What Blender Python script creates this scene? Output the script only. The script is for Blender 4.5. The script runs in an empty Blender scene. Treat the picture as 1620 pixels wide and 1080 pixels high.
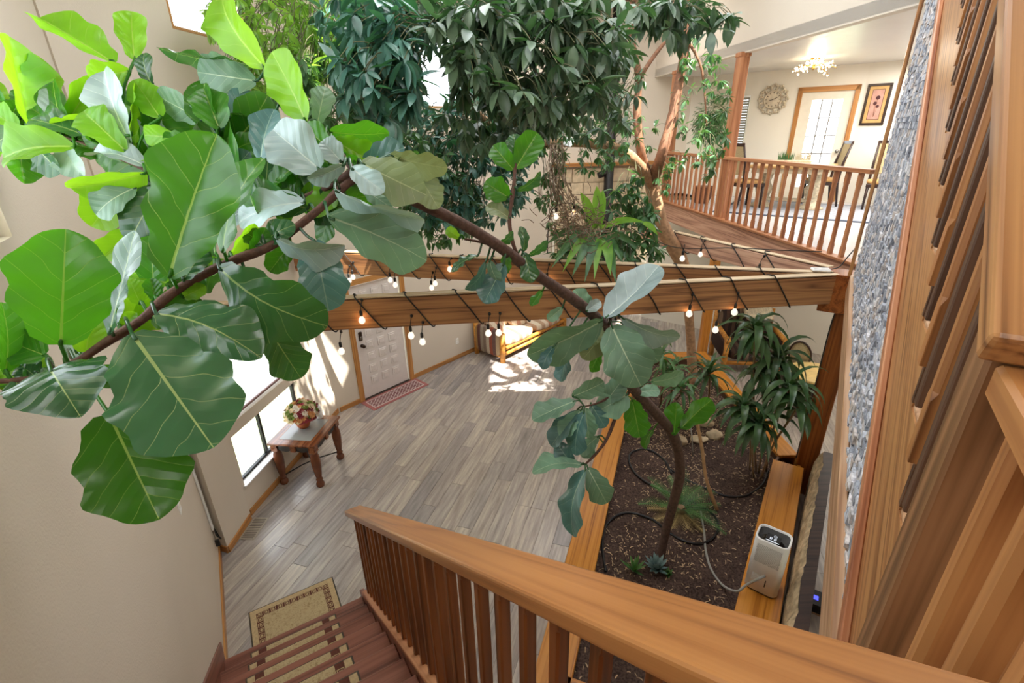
import bpy, bmesh, math, random
from mathutils import Vector, Matrix, noise
R = random.Random(7)
SC = bpy.context.scene
COL = SC.collection
V = Vector
PI = math.pi

# ------------------------------------------------------------------ camera
EYE = V((0, 0, 4.17))
FPX, PITCH, ROLL = 770.0, math.radians(23.30), math.radians(-1.10)
_F = V((0, math.cos(PITCH), -math.sin(PITCH)))
_U0 = V((0, math.sin(PITCH), math.cos(PITCH)))
_R0 = V((1, 0, 0))
CR = _R0 * math.cos(ROLL) + _U0 * math.sin(ROLL)
CU = -_R0 * math.sin(ROLL) + _U0 * math.cos(ROLL)
cam = bpy.data.cameras.new('camera')
cam.sensor_width = 36
cam.lens = FPX / 1620 * 36
cam.clip_start = 0.03
cam.clip_end = 300
co = bpy.data.objects.new('camera', cam)
COL.objects.link(co)
co.matrix_world = Matrix(((CR.x, CU.x, -_F.x, EYE.x), (CR.y, CU.y, -_F.y, EYE.y), (CR.z, CU.z, -_F.z, EYE.z), (0, 0, 0, 1)))
SC.camera = co

# ------------------------------------------------------------------ light
SC.view_settings.view_transform = 'Standard'
SC.view_settings.look = 'None'
SC.view_settings.gamma = 1
SC.view_settings.use_curve_mapping = False
SC.view_settings.exposure = 0.0
w = bpy.data.worlds.new('sky')
SC.world = w
w.use_nodes = True
wn = w.node_tree.nodes
bg = wn['Background']
bg.inputs['Color'].default_value = (0.86, 0.93, 1.0, 1)
bg.inputs['Strength'].default_value = 6.0

def lamp(kind, name, loc, energy, color=(1, 1, 1), size=1.0, size_y=None, direction=(0, 0, -1)):
    l = bpy.data.lights.new(name, kind)
    l.energy = energy
    l.color = color
    if kind == 'AREA':
        l.shape = 'RECTANGLE'
        l.size = size
        l.size_y = size_y or size
    elif kind == 'POINT':
        l.shadow_soft_size = size
    o = bpy.data.objects.new(name, l)
    COL.objects.link(o)
    o.location = loc
    o.rotation_euler = V(direction).to_track_quat('-Z', 'Y').to_euler()
    return o

sun = lamp('SUN', 'sun', (3, -3, 12), 20.0, (1.0, 0.93, 0.82), direction=(-0.45, 0.34, -1.0))
sun.data.angle = math.radians(0.6)
lamp('AREA', 'atrium_fill', (0.6, 4.6, 6.45), 200, (0.95, 0.97, 1.0), 3.6, 4.4)  # unseen overhead fill added to light the whole atrium
lamp('AREA', 'camera_side_fill', (-0.2, -1.6, 6.0), 120, (1.0, 0.97, 0.93), 2.6, 1.6, (0.12, 1, -0.42))  # fill added behind the camera, aimed at the canopy
lamp('AREA', 'fig_leaf_fill', (-0.7, 2.6, 6.45), 36, (1.0, 0.98, 0.92), 1.2, 1.2)  # unseen lamp added above the fig to brighten its leaves
lamp('AREA', 'dining_fill', (6.0, 7.6, 5.1), 190, (1.0, 0.96, 0.9), 2.6, 2.6)  # added fill for the dining walls and ceiling, apart from the chandelier
lamp('AREA', 'lower_room_fill', (5.6, 6.4, 2.4), 42, (1.0, 0.92, 0.82), 1.8, 1.8)  # fill lamp added for the room under the dining floor
lamp('AREA', 'stove_end_fill', (1.6, 9.6, 6.3), 70, (1.0, 0.97, 0.93), 2.4, 1.6)  # extra unseen fill over the stove end of the room
lamp('AREA', 'stair_fill', (3.4, 1.6, 6.3), 55, (1.0, 0.95, 0.88), 2.0, 2.0, (-0.25, 0, -1))  # added fill above the right-hand stair, not a fixture

# ------------------------------------------------------------------ helpers
def srgb(h):
    h = h.lstrip('#')
    out = []
    for i in (0, 2, 4):
        c = int(h[i:i + 2], 16) / 255
        out.append(c / 12.92 if c <= 0.04045 else ((c + 0.055) / 1.055) ** 2.4)
    return (*out, 1)

def mk(name):
    m = bpy.data.materials.new(name)
    m.use_nodes = True
    nt = m.node_tree
    return m, nt, nt.nodes['Principled BSDF']

def N(nt, kind, **kw):
    n = nt.nodes.new('ShaderNode' + kind)
    for k, v in kw.items():
        if k in n.inputs:
            n.inputs[k].default_value = v
        else:
            setattr(n, k, v)
    return n

def ramp(nt, fac, stops):
    r = nt.nodes.new('ShaderNodeValToRGB')
    el = r.color_ramp.elements
    while len(el) < len(stops):
        el.new(0.5)
    for e, (p, c) in zip(el, stops):
        e.position = p
        e.color = srgb(c) if isinstance(c, str) else c
    nt.links.new(fac, r.inputs['Fac'])
    return r.outputs['Color']

def mixc(nt, fac, a, b, mode='MIX'):
    m = nt.nodes.new('ShaderNodeMix')
    m.data_type = 'RGBA'
    m.blend_type = mode
    for sock, val in ((0, fac), (6, a), (7, b)):
        if hasattr(val, 'is_linked'):
            nt.links.new(val, m.inputs[sock])
        else:
            m.inputs[sock].default_value = val
    return m.outputs[2]

def bump(nt, bsdf, height, strength=0.3, dist=0.01):
    b = N(nt, 'Bump')
    b.inputs['Strength'].default_value = strength
    b.inputs['Distance'].default_value = dist
    nt.links.new(height, b.inputs['Height'])
    nt.links.new(b.outputs['Normal'], bsdf.inputs['Normal'])

def plain(name, col, rough=0.6, metal=0.0, var=0.12, scale=12.0, bmp=0.0, spec=0.5):
    m, nt, b = mk(name)
    c = srgb(col) if isinstance(col, str) else col
    tc = N(nt, 'TexCoord')
    no = N(nt, 'TexNoise', Scale=scale, Detail=4.0)
    nt.links.new(tc.outputs['Object'], no.inputs['Vector'])
    lo = tuple(x * (1 - var) for x in c[:3]) + (1,)
    hi = tuple(min(1, x * (1 + var)) for x in c[:3]) + (1,)
    nt.links.new(ramp(nt, no.outputs['Fac'], [(0.3, lo), (0.7, hi)]), b.inputs['Base Color'])
    b.inputs['Roughness'].default_value = rough
    b.inputs['Metallic'].default_value = metal
    b.inputs['Specular IOR Level'].default_value = spec
    if bmp:
        bump(nt, b, no.outputs['Fac'], bmp, 0.01)
    return m

def wood(name, light, mid, dark, rough=0.4, rings=9.0, stretch=0.06, vary=0.25, spec=0.4, knots=True):
    """grain runs along the board's own X axis; every board differs by Object Info > Random"""
    m, nt, b = mk(name)
    tc = N(nt, 'TexCoord')
    oi = N(nt, 'ObjectInfo')
    mp = N(nt, 'Mapping')
    nt.links.new(tc.outputs['Object'], mp.inputs['Vector'])
    mp.inputs['Scale'].default_value = (stretch * 10, 10, 10)
    ad = N(nt, 'VectorMath', operation='MULTIPLY')
    cb = N(nt, 'CombineXYZ')
    for i in range(3):
        nt.links.new(oi.outputs['Random'], cb.inputs[i])
    nt.links.new(cb.outputs[0], ad.inputs[0])
    ad.inputs[1].default_value = (37, 53, 71)
    a2 = N(nt, 'VectorMath', operation='ADD')
    nt.links.new(mp.outputs[0], a2.inputs[0])
    nt.links.new(ad.outputs[0], a2.inputs[1])
    n1 = N(nt, 'TexNoise', Scale=0.55, Detail=2.0)
    nt.links.new(a2.outputs[0], n1.inputs['Vector'])
    mu = N(nt, 'Math', operation='MULTIPLY')
    nt.links.new(n1.outputs['Fac'], mu.inputs[0])
    mu.inputs[1].default_value = rings
    fr = N(nt, 'Math', operation='PINGPONG')
    nt.links.new(mu.outputs[0], fr.inputs[0])
    fr.inputs[1].default_value = 0.5
    n2 = N(nt, 'TexNoise', Scale=7.0, Detail=3.0)
    m2 = N(nt, 'Mapping')
    m2.inputs['Scale'].default_value = (0.12, 1, 1)
    nt.links.new(a2.outputs[0], m2.inputs['Vector'])
    nt.links.new(m2.outputs[0], n2.inputs['Vector'])
    su = N(nt, 'Math', operation='MULTIPLY_ADD')
    nt.links.new(fr.outputs[0], su.inputs[0])
    su.inputs[1].default_value = 0.9
    nt.links.new(n2.outputs['Fac'], su.inputs[2])
    c = ramp(nt, su.outputs[0], [(0.38, dark), (0.62, mid), (0.92, light)])
    hsv = N(nt, 'HueSaturation')
    mr = N(nt, 'MapRange')
    nt.links.new(oi.outputs['Random'], mr.inputs['Value'])
    mr.inputs['To Min'].default_value = 1 - vary
    mr.inputs['To Max'].default_value = 1 + vary * 0.7
    nt.links.new(mr.outputs[0], hsv.inputs['Value'])
    nt.links.new(c, hsv.inputs['Color'])
    nt.links.new(hsv.outputs[0], b.inputs['Base Color'])
    b.inputs['Roughness'].default_value = rough
    b.inputs['Specular IOR Level'].default_value = spec
    bump(nt, b, su.outputs[0], 0.12, 0.004)
    return m

def emit(name, col, strength):
    m, nt, b = mk(name)
    b.inputs['Base Color'].default_value = srgb(col)
    b.inputs['Emission Color'].default_value = srgb(col)
    b.inputs['Emission Strength'].default_value = strength
    return m

def glassy(name, col='#ffffff', rough=0.02, ior=1.2):
    m, nt, b = mk(name)
    out = nt.nodes['Material Output']
    tr = N(nt, 'BsdfTransparent')
    gl = N(nt, 'BsdfGlossy', Roughness=rough)
    lw = N(nt, 'LayerWeight')
    lw.inputs['Blend'].default_value = 0.5
    pw = N(nt, 'Math', operation='POWER')
    nt.links.new(lw.outputs['Facing'], pw.inputs[0])
    pw.inputs[1].default_value = 5.0
    fr = N(nt, 'MapRange')
    nt.links.new(pw.outputs[0], fr.inputs['Value'])
    fr.inputs['To Min'].default_value = ((ior - 1) / (ior + 1)) ** 2 * 1.5
    fr.inputs['To Max'].default_value = 0.6
    mx = N(nt, 'MixShader')
    tr.inputs['Color'].default_value = srgb(col)
    nt.links.new(fr.outputs[0], mx.inputs['Fac'])
    nt.links.new(tr.outputs[0], mx.inputs[1])
    nt.links.new(gl.outputs[0], mx.inputs[2])
    nt.links.new(mx.outputs[0], out.inputs['Surface'])
    nt.nodes.remove(b)
    return m

def adopt(o, parent):
    o.parent = parent
    o.matrix_parent_inverse = parent.matrix_basis.inverted()
    return o

def link(name, me, mat=None, parent=None, mw=None):
    o = bpy.data.objects.new(name, me)
    COL.objects.link(o)
    if mat is not None:
        if not me.materials:
            me.materials.append(mat)
    if mw is not None:
        o.matrix_basis = mw
    if parent is not None:
        adopt(o, parent)
    return o

def mesh(name, vs, fs, mat=None, parent=None, smooth=False, mw=None, uvs=None):
    me = bpy.data.meshes.new(name)
    me.from_pydata([tuple(v) for v in vs], [], fs)
    if smooth:
        me.polygons.foreach_set('use_smooth', [True] * len(me.polygons))
    if uvs is not None:
        ul = me.uv_layers.new(name='UVMap')
        for lp in me.loops:
            ul.data[lp.index].uv = uvs[lp.vertex_index]
    me.update()
    return link(name, me, mat, parent, mw)

def from_bm(name, bm, mat=None, parent=None, smooth=False, mw=None):
    bmesh.ops.recalc_face_normals(bm, faces=bm.faces[:])
    me = bpy.data.meshes.new(name)
    bm.to_mesh(me)
    bm.free()
    if smooth:
        me.polygons.foreach_set('use_smooth', [True] * len(me.polygons))
    return link(name, me, mat, parent, mw)

def tag(o, label=None, cat=None, group=None, kind=None):
    if label: o['label'] = label
    if cat: o['category'] = cat
    if group: o['group'] = group
    if kind: o['kind'] = kind
    return o

def thing(name, label, cat, loc=(0, 0, 0), group=None):
    o = bpy.data.objects.new(name, None)
    o.empty_display_size = 0.1
    COL.objects.link(o)
    o.matrix_basis = Matrix.Translation(V(loc))
    return tag(o, label, cat, group)

def frame(x, up, origin):
    x = V(x).normalized()
    up = V(up)
    z = (up - x * up.dot(x)).normalized()
    y = z.cross(x)
    o = V(origin)
    return Matrix(((x.x, y.x, z.x, o.x), (x.y, y.y, z.y, o.y), (x.z, y.z, z.z, o.z), (0, 0, 0, 1)))

def bm_box(bm, lo, hi, mw=None, bev=0.0):
    r = bmesh.ops.create_cube(bm, size=1)
    lo, hi = V(lo), V(hi)
    s = hi - lo
    c = (hi + lo) / 2
    for v in r['verts']:
        v.co = V((v.co.x * s.x, v.co.y * s.y, v.co.z * s.z)) + c
    if bev:
        es = list({e for v in r['verts'] for e in v.link_edges})
        b = bmesh.ops.bevel(bm, geom=es, offset=bev, segments=1, affect='EDGES', profile=0.5)
        vs = list({v for f in b['faces'] for v in f.verts} | {v for v in r['verts'] if v.is_valid})
    else:
        vs = r['verts']
    if mw is not None:
        bmesh.ops.transform(bm, matrix=mw, verts=[v for v in vs if v.is_valid])

def board(name, p0, p1, up, w, h, mat, parent=None, bev=0.004, over=0.0, seg=1):
    """a plank from p0 to p1; h along 'up', w across; own X axis along the grain"""
    p0, p1 = V(p0), V(p1)
    L = (p1 - p0).length + over * 2
    mw = frame(p1 - p0, up, (p0 + p1) / 2)
    bm = bmesh.new()
    bmesh.ops.create_cube(bm, size=1)
    for v in bm.verts:
        v.co = V((v.co.x * L, v.co.y * w, v.co.z * h))
    if bev:
        bmesh.ops.bevel(bm, geom=bm.edges[:], offset=bev, segments=seg, affect='EDGES', profile=0.5)
    return from_bm(name, bm, mat, parent, mw=mw)

def box(name, lo, hi, mat, parent=None, bev=0.003, mw=None):
    lo, hi = V(lo), V(hi)
    c = (lo + hi) / 2
    h = (hi - lo) / 2
    bm = bmesh.new()
    bm_box(bm, -h, h, bev=bev)
    m = Matrix.Translation(c)
    return from_bm(name, bm, mat, parent, mw=(mw @ m) if mw is not None else m)

def tube_data(pts, rad, seg=8, caps=True, vs=None, fs=None):
    vs = [] if vs is None else vs
    fs = [] if fs is None else fs
    pts = [V(p) for p in pts]
    n = len(pts)
    rad = [rad] * n if not hasattr(rad, '__len__') else rad
    base = len(vs)
    ref = None
    for i, p in enumerate(pts):
        t = (pts[min(i + 1, n - 1)] - pts[max(i - 1, 0)])
        if t.length < 1e-9: t = V((0, 0, 1))
        t.normalize()
        if ref is None:
            ref = t.orthogonal().normalized()
        else:
            ref = (ref - t * ref.dot(t))
            ref = ref.normalized() if ref.length > 1e-6 else t.orthogonal().normalized()
        b = t.cross(ref)
        for k in range(seg):
            a = 2 * PI * k / seg
            vs.append(p + (ref * math.cos(a) + b * math.sin(a)) * rad[i])
    for i in range(n - 1):
        for k in range(seg):
            a = base + i * seg + k
            b2 = base + i * seg + (k + 1) % seg
            fs.append((a, b2, b2 + seg, a + seg))
    if caps:
        fs.append(tuple(base + k for k in reversed(range(seg))))
        fs.append(tuple(base + (n - 1) * seg + k for k in range(seg)))
    return vs, fs

def tube(name, pts, rad, mat, parent=None, seg=8, smooth=True):
    vs, fs = tube_data(pts, rad, seg)
    return mesh(name, vs, fs, mat, parent, smooth)

def smooth_path(pts, k=6):
    """Catmull-Rom through pts (any dimension)"""
    out = []
    n = len(pts)
    for i in range(n - 1):
        p0, p1, p2, p3 = (pts[max(i - 1, 0)], pts[i], pts[i + 1], pts[min(i + 2, n - 1)])
        for j in range(k):
            t = j / k
            out.append(tuple(0.5 * (2 * b + (c - a) * t + (2 * a - 5 * b + 4 * c - d) * t * t + (3 * b - a - 3 * c + d) * t ** 3)
                             for a, b, c, d in zip(p0, p1, p2, p3)))
    out.append(tuple(pts[-1]))
    return out

def lathe(name, prof, mat, parent=None, seg=16, mw=None, smooth=True):
    vs, fs = [], []
    for r, z in prof:
        for k in range(seg):
            a = 2 * PI * k / seg
            vs.append((r * math.cos(a), r * math.sin(a), z))
    for i in range(len(prof) - 1):
        for k in range(seg):
            a = i * seg + k
            b = i * seg + (k + 1) % seg
            fs.append((a, b, b + seg, a + seg))
    fs.append(tuple(reversed(range(seg))))
    fs.append(tuple((len(prof) - 1) * seg + k for k in range(seg)))
    return mesh(name, vs, fs, mat, parent, smooth, mw)

def prism(name, poly, z0, z1, mat, parent=None, mw=None):
    n = len(poly)
    vs = [(x, y, z0) for x, y in poly] + [(x, y, z1) for x, y in poly]
    fs = [tuple(reversed(range(n))), tuple(range(n, 2 * n))]
    fs += [(i, (i + 1) % n, (i + 1) % n + n, i + n) for i in range(n)]
    bm = bmesh.new()
    me = bpy.data.meshes.new(name)
    me.from_pydata(vs, [], fs)
    bm.from_mesh(me)
    bpy.data.meshes.remove(me)
    return from_bm(name, bm, mat, parent, mw=mw)

def wall(name, o, az, t0, t1, z0, z1, mat, holes=(), thick=0.12, side=1):
    """vertical wall; room face through o along azimuth az; thickness grows to the left of travel (side=1) or right (-1)"""
    a = math.radians(az)
    u = V((math.sin(a), math.cos(a), 0))
    nrm = V((-u.y, u.x, 0)) * side
    ts = sorted({t0, t1, *[h[0] for h in holes], *[h[1] for h in holes]})
    zs = sorted({z0, z1, *[h[2] for h in holes], *[h[3] for h in holes]})
    def solid(i, j):
        if not (0 <= i < len(ts) - 1 and 0 <= j < len(zs) - 1): return False
        tm, zm = (ts[i] + ts[i + 1]) / 2, (zs[j] + zs[j + 1]) / 2
        return not any(h[0] < tm < h[1] and h[2] < zm < h[3] for h in holes)
    bm = bmesh.new()
    cache = {}
    def vv(i, j, k):
        if (i, j, k) not in cache:
            cache[(i, j, k)] = bm.verts.new(V((o[0], o[1], 0)) + u * ts[i] + nrm * (thick * k) + V((0, 0, zs[j])))
        return cache[(i, j, k)]
    for i in range(len(ts) - 1):
        for j in range(len(zs) - 1):
            if not solid(i, j): continue
            for k in (0, 1):
                bm.faces.new((vv(i, j, k), vv(i + 1, j, k), vv(i + 1, j + 1, k), vv(i, j + 1, k)))
            if not solid(i - 1, j): bm.faces.new((vv(i, j, 0), vv(i, j, 1), vv(i, j + 1, 1), vv(i, j + 1, 0)))
            if not solid(i + 1, j): bm.faces.new((vv(i + 1, j, 0), vv(i + 1, j, 1), vv(i + 1, j + 1, 1), vv(i + 1, j + 1, 0)))
            if not solid(i, j - 1): bm.faces.new((vv(i, j, 0), vv(i, j, 1), vv(i + 1, j, 1), vv(i + 1, j, 0)))
            if not solid(i, j + 1): bm.faces.new((vv(i, j + 1, 0), vv(i, j + 1, 1), vv(i + 1, j + 1, 1), vv(i + 1, j + 1, 0)))
    w_ = from_bm(name, bm, mat)
    return tag(w_, kind='structure')

class Line:
    """plan line: origin, azimuth; at(t, d, z) = along t, d to the right of travel"""
    def __init__(s, o, az):
        s.o = V((o[0], o[1], 0)); s.az = az
        a = math.radians(az)
        s.u = V((math.sin(a), math.cos(a), 0))
        s.n = V((math.cos(a), -math.sin(a), 0))
    def at(s, t, d=0.0, z=0.0):
        return s.o + s.u * t + s.n * d + V((0, 0, z))

def ray(px, py):
    return _F + CR * ((px - 810) / FPX) + CU * ((540 - py) / FPX)
def pt(px, py, depth):
    """sight line measured on the photograph, taken to its distance from the eye"""
    return EYE + ray(px, py) * depth
def ptz(px, py, z):
    d = ray(px, py)
    return EYE + d * ((z - EYE.z) / d.z)
# ------------------------------------------------------------------ materials
def paint(name, col, sc=90.0, st=0.25):
    m, nt, b = mk(name)
    tc = N(nt, 'TexCoord')
    n1 = N(nt, 'TexNoise', Scale=sc, Detail=3.0)
    n2 = N(nt, 'TexNoise', Scale=1.3, Detail=2.0)
    for n in (n1, n2): nt.links.new(tc.outputs['Object'], n.inputs['Vector'])
    c = srgb(col)
    nt.links.new(ramp(nt, n2.outputs['Fac'], [(0.3, tuple(x * .95 for x in c[:3]) + (1,)), (0.7, c)]), b.inputs['Base Color'])
    b.inputs['Roughness'].default_value = 0.6
    b.inputs['Specular IOR Level'].default_value = 0.3
    bump(nt, b, n1.outputs['Fac'], st, 0.006)
    return m

M = {}
M['wall'] = paint('wall_paint', '#d6cbbc')
M['wall_white'] = paint('wall_white_paint', '#ece6d8')
M['ceiling'] = paint('ceiling_plaster', '#d5d3d0', 6.0, 0.9)
M['ceiling'].node_tree.nodes['Principled BSDF'].inputs['Roughness'].default_value = 0.35
M['oak'] = wood('oak_wood', '#b98755', '#a06e44', '#6b462a', 0.38, 13, 0.04, 0.10)
M['oak_pink'] = wood('oak_reddish', '#bd8762', '#a66c4a', '#7d4a32', 0.42, 8, 0.05)
M['oak_edge'] = wood('oak_pale_edge', '#c6a180', '#b48a66', '#956c4c', 0.45, 9, 0.05, 0.1)
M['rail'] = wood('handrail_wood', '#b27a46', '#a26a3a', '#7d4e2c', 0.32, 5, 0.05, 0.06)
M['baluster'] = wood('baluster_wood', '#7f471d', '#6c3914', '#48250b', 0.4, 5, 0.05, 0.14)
M['baluster_up'] = wood('upper_baluster_wood', '#b07a48', '#9a653a', '#70472a', 0.42, 5, 0.05, 0.12)
M['dining_rail'] = wood('dining_rail_wood', '#b67f58', '#a46a45', '#83502f', 0.4, 5, 0.05, 0.1)
M['tread'] = wood('tread_wood', '#8d5a4a', '#7b4b3c', '#5d362c', 0.4, 6, 0.05, 0.12)
M['riser_dark'] = wood('dark_riser_wood', '#5d4230', '#4a3223', '#33211a', 0.5, 8, 0.05, 0.1)
M['trim'] = wood('trim_wood', '#c08a50', '#b17a42', '#8f5d31', 0.4, 5, 0.05, 0.08)
M['beam'] = wood('beam_wood', '#ac7b4e', '#946541', '#634229', 0.6, 9, 0.05, 0.12)
M['beam_old'] = wood('weathered_beam_wood', '#d0a78e', '#bb8f78', '#90695a', 0.65, 8, 0.05, 0.05)
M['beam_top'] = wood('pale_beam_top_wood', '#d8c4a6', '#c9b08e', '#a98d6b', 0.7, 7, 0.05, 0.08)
M['post'] = wood('stained_post_wood', '#9c5a28', '#884819', '#5f2f10', 0.4, 6, 0.05, 0.05)
M['cap'] = wood('planter_cap_wood', '#cd8a38', '#c07c2c', '#985a1d', 0.32, 6, 0.05, 0.06)
M['white_door'] = plain('white_door_paint', '#dcd3cf', 0.45, 0, 0.03)
M['cream_door'] = plain('cream_door_paint', '#e6dfce', 0.45, 0, 0.03)
M['black'] = plain('black_metal', '#1b1a1a', 0.4, 0.3, 0.2)
M['bronze'] = plain('dark_bronze', '#3a2a20', 0.35, 0.7, 0.2)
M['chrome'] = plain('satin_nickel', '#8d8a84', 0.25, 0.9, 0.08)
M['white'] = plain('white_plastic', '#f3f3f2', 0.4, 0, 0.03)
M['glass'] = glassy('window_glass')
M['grass'] = plain('dry_lawn', '#b9bf9a', 0.9, 0, 0.3, 30)

def plank_mat():
    m, nt, b = mk('grey_vinyl_plank')
    tc = N(nt, 'TexCoord'); oi = N(nt, 'ObjectInfo')
    cb = N(nt, 'CombineXYZ')
    for i in range(3): nt.links.new(oi.outputs['Random'], cb.inputs[i])
    mu = N(nt, 'VectorMath', operation='MULTIPLY'); mu.inputs[1].default_value = (41, 67, 23)
    nt.links.new(cb.outputs[0], mu.inputs[0])
    mp = N(nt, 'Mapping'); mp.inputs['Scale'].default_value = (1.2, 14, 1)
    nt.links.new(tc.outputs['Object'], mp.inputs['Vector'])
    ad = N(nt, 'VectorMath', operation='ADD')
    nt.links.new(mp.outputs[0], ad.inputs[0]); nt.links.new(mu.outputs[0], ad.inputs[1])
    n1 = N(nt, 'TexNoise', Scale=1.6, Detail=6.0, Roughness=0.65)
    nt.links.new(ad.outputs[0], n1.inputs['Vector'])
    c1 = ramp(nt, n1.outputs['Fac'], [(0.28, '#968e8c'), (0.5, '#b5aeaa'), (0.72, '#d4ccc2')])
    c2 = ramp(nt, oi.outputs['Random'], [(0.0, '#a5a3ac'), (0.3, '#e2dcd4'), (0.55, '#bdb8bb'), (0.8, '#d9d0c6'), (1.0, '#f6f0e4')])
    c = mixc(nt, 0.8, c1, c2, 'MULTIPLY')
    g = N(nt, 'HueSaturation'); g.inputs['Value'].default_value = 1.12; g.inputs['Saturation'].default_value = 0.9
    nt.links.new(c, g.inputs['Color'])
    nt.links.new(g.outputs[0], b.inputs['Base Color'])
    b.inputs['Roughness'].default_value = 0.26
    b.inputs['Specular IOR Level'].default_value = 0.55
    bump(nt, b, n1.outputs['Fac'], 0.1, 0.003)
    return m
M['plank'] = plank_mat()
M['joint'] = plain('floor_joint', '#6f665f', 0.7)

# ------------------------------------------------------------------ ground outside
g = prism('lawn', [(-30, -25), (30, -25), (30, 40), (-30, 40)], -0.35, -0.25, M['grass'])
tag(g, kind='structure')

# ------------------------------------------------------------------ plan
STAIR = Line((0, 0), -30.5)
LW = Line(STAIR.at(0, -0.76), -30.5)
L5 = LW.at(5.15)
WW = Line((-3.18, 4.5), 7.5)
DW = Line((-2.86, 6.88), 41.5)
E1 = DW.at(5.75)
BW = Line((0.0, 0.0), 33.5)          # plane of the stone wall, room face
ED = Line((3.71, 5.26), -5.7)          # edge of the dining floor
CW = Line((5.71, 10.28), 127)          # clock wall

# floor: planks laid at azimuth 17.5, each a part of the floor
fl = prism('floor', [(-3.5, -1.5), (9.5, -1.5), (9.5, 13), (-3.5, 13)], -0.12, -0.008, M['joint'])
tag(fl, kind='structure')
FU = Line((0, 0), 17.5)
PW, PLN = 0.185, 1.25
def inside(p):
    # on the room's side of the left wall, window wall and door wall
    return ((p - LW.o).dot(LW.n) > -0.12 and (p - WW.o).dot(WW.n) > -0.12 and (p - DW.o).dot(DW.n) > -0.12 and p.y > 1.2 and p.x < 3.2 and p.y < 10.6
            and not (p.x > 0.25 + (p.y - 2.2) * 0.33 and p.y < 8.1))
OFF = {i: R.random() * PLN for i in range(-40, 60)}
pm = None
cnt = 0
far = []
for i in range(-28, 28):
    off = OFF[i]
    for j in range(-3, 11):
        t = j * PLN + off
        c = FU.at(t, i * PW)
        if not any(inside(FU.at(t + a, i * PW)) for a in (-PLN / 2, 0, PLN / 2)): continue
        if pm is None:
            bm = bmesh.new()
            bm_box(bm, (-PLN / 2 + .0015, -PW / 2 + .0012, -0.008), (PLN / 2 - .0015, PW / 2 - .0012, 0.0), bev=0.0012)
            me = bpy.data.meshes.new('plank')
            bm.to_mesh(me); bm.free(); me.materials.append(M['plank']); pm = me
        o = bpy.data.objects.new('plank', pm)
        COL.objects.link(o)
        o.matrix_basis = frame(FU.u, (0, 0, 1), c)
        adopt(o, fl)
        cnt += 1
FM = frame(FU.u, (0, 0, 1), (0, 0, 0))
# floor of the room beyond the planter: same boards, joined
bm = bmesh.new()
for i in range(-10, 55):
    off = OFF[i]
    for j in range(-3, 12):
        c = FU.at(j * PLN + off, i * PW)
        if c.x > 9.3 or c.y > 12.8 or c.y < -1.3 or c.x < 0.3: continue
        if any(inside(FU.at(j * PLN + off + a, i * PW)) for a in (-PLN / 2, 0, PLN / 2)): continue
        bm_box(bm, (-PLN / 2 + .0015, -PW / 2 + .0012, -0.008), (PLN / 2 - .0015, PW / 2 - .0012, 0.0), FM.inverted() @ frame(FU.u, (0, 0, 1), c))
o = from_bm('distant_planks', bm, M['plank'], fl, mw=FM)
o['kind'] = 'stuff'

HT = 6.6
# left wall (along the stair), pier, window wall, door wall
wall('wall_left', LW.o, -30.5, -3.0, 5.15, 0, HT, M['wall'], [(1.2, 2.88, 3.80, 5.3)])
pier = prism('trim_1', [tuple(L5.xy), tuple((L5 + V((0.13, -0.05, 0))).xy), tuple(WW.at(0.02, 0.035).xy), tuple(WW.at(0.02, -0.2).xy), tuple((L5 + V((-0.1, 0.0, 0))).xy)], 0, 3.78, M['wall'])
tag(pier, kind='structure')
wall('wall_window', WW.o, 7.5, -0.47, 2.52, 0, HT, M['wall'], [(0.1, 1.50, 0.42, 1.08), (0.1, 1.50, 1.22, 2.3), (0.80, 2.0, 5.10, 6.3)], thick=0.14)
wall('wall_door', DW.o, 41.5, -0.1, 5.78, 0, HT, M['wall'], [(0.50, 1.46, 0, 2.02), (2.30, 3.25, 4.55, 5.75)])

def window(n, line, t0, t1, z0, z1, fm, depth=0.10, fr=0.03, mull=(), horiz=(), label=None):
    root = bpy.data.objects.new('window_%d' % n, None)
    COL.objects.link(root)
    root.matrix_basis = Matrix.Translation(line.at((t0 + t1) / 2, -depth, (z0 + z1) / 2))
    tag(root, kind='structure')
    for a, b in (((t0, z0 + fr / 2), (t1, z0 + fr / 2)), ((t0, z1 - fr / 2), (t1, z1 - fr / 2))):
        board('window_frame', line.at(a[0], -depth, a[1]), line.at(b[0], -depth, b[1]), (0, 0, 1), 0.045, fr, fm, root)
    for t in (t0 + fr / 2, t1 - fr / 2, *mull):
        board('window_frame', line.at(t, -depth, z0 + fr), line.at(t, -depth, z1 - fr), line.u, 0.045, fr, fm, root)
    for z in horiz:
        board('window_frame', line.at(t0, -depth, z), line.at(t1, -depth, z), (0, 0, 1), 0.04, fr * .8, fm, root)
    board('glass_pane', line.at(t0 + fr, -depth, (z0 + z1) / 2), line.at(t1 - fr, -depth, (z0 + z1) / 2), (0, 0, 1), 0.006, z1 - z0 - 2 * fr, M['glass'], root, bev=0)
    return root
w1 = window(1, WW, 0.1, 1.5, 0.42, 1.08, M['black'], 0.09, 0.035, mull=(0.70,))
board('window_sill', WW.at(0.08, -0.03, 0.415), WW.at(1.52, -0.03, 0.415), (0, 0, 1), 0.12, 0.02, M['white'], w1)
w2 = window(2, WW, 0.1, 1.5, 1.22, 2.3, M['black'], 0.10, 0.035)
w3 = window(3, WW, 0.80, 2.0, 5.10, 6.3, M['trim'], 0.02, 0.03)
w4 = window(4, DW, 2.30, 3.25, 4.55, 5.75, M['trim'], 0.06, 0.03)
w5 = window(5, LW, 1.2, 2.88, 3.80, 5.3, M['white'], 0.06, 0.04)
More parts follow.
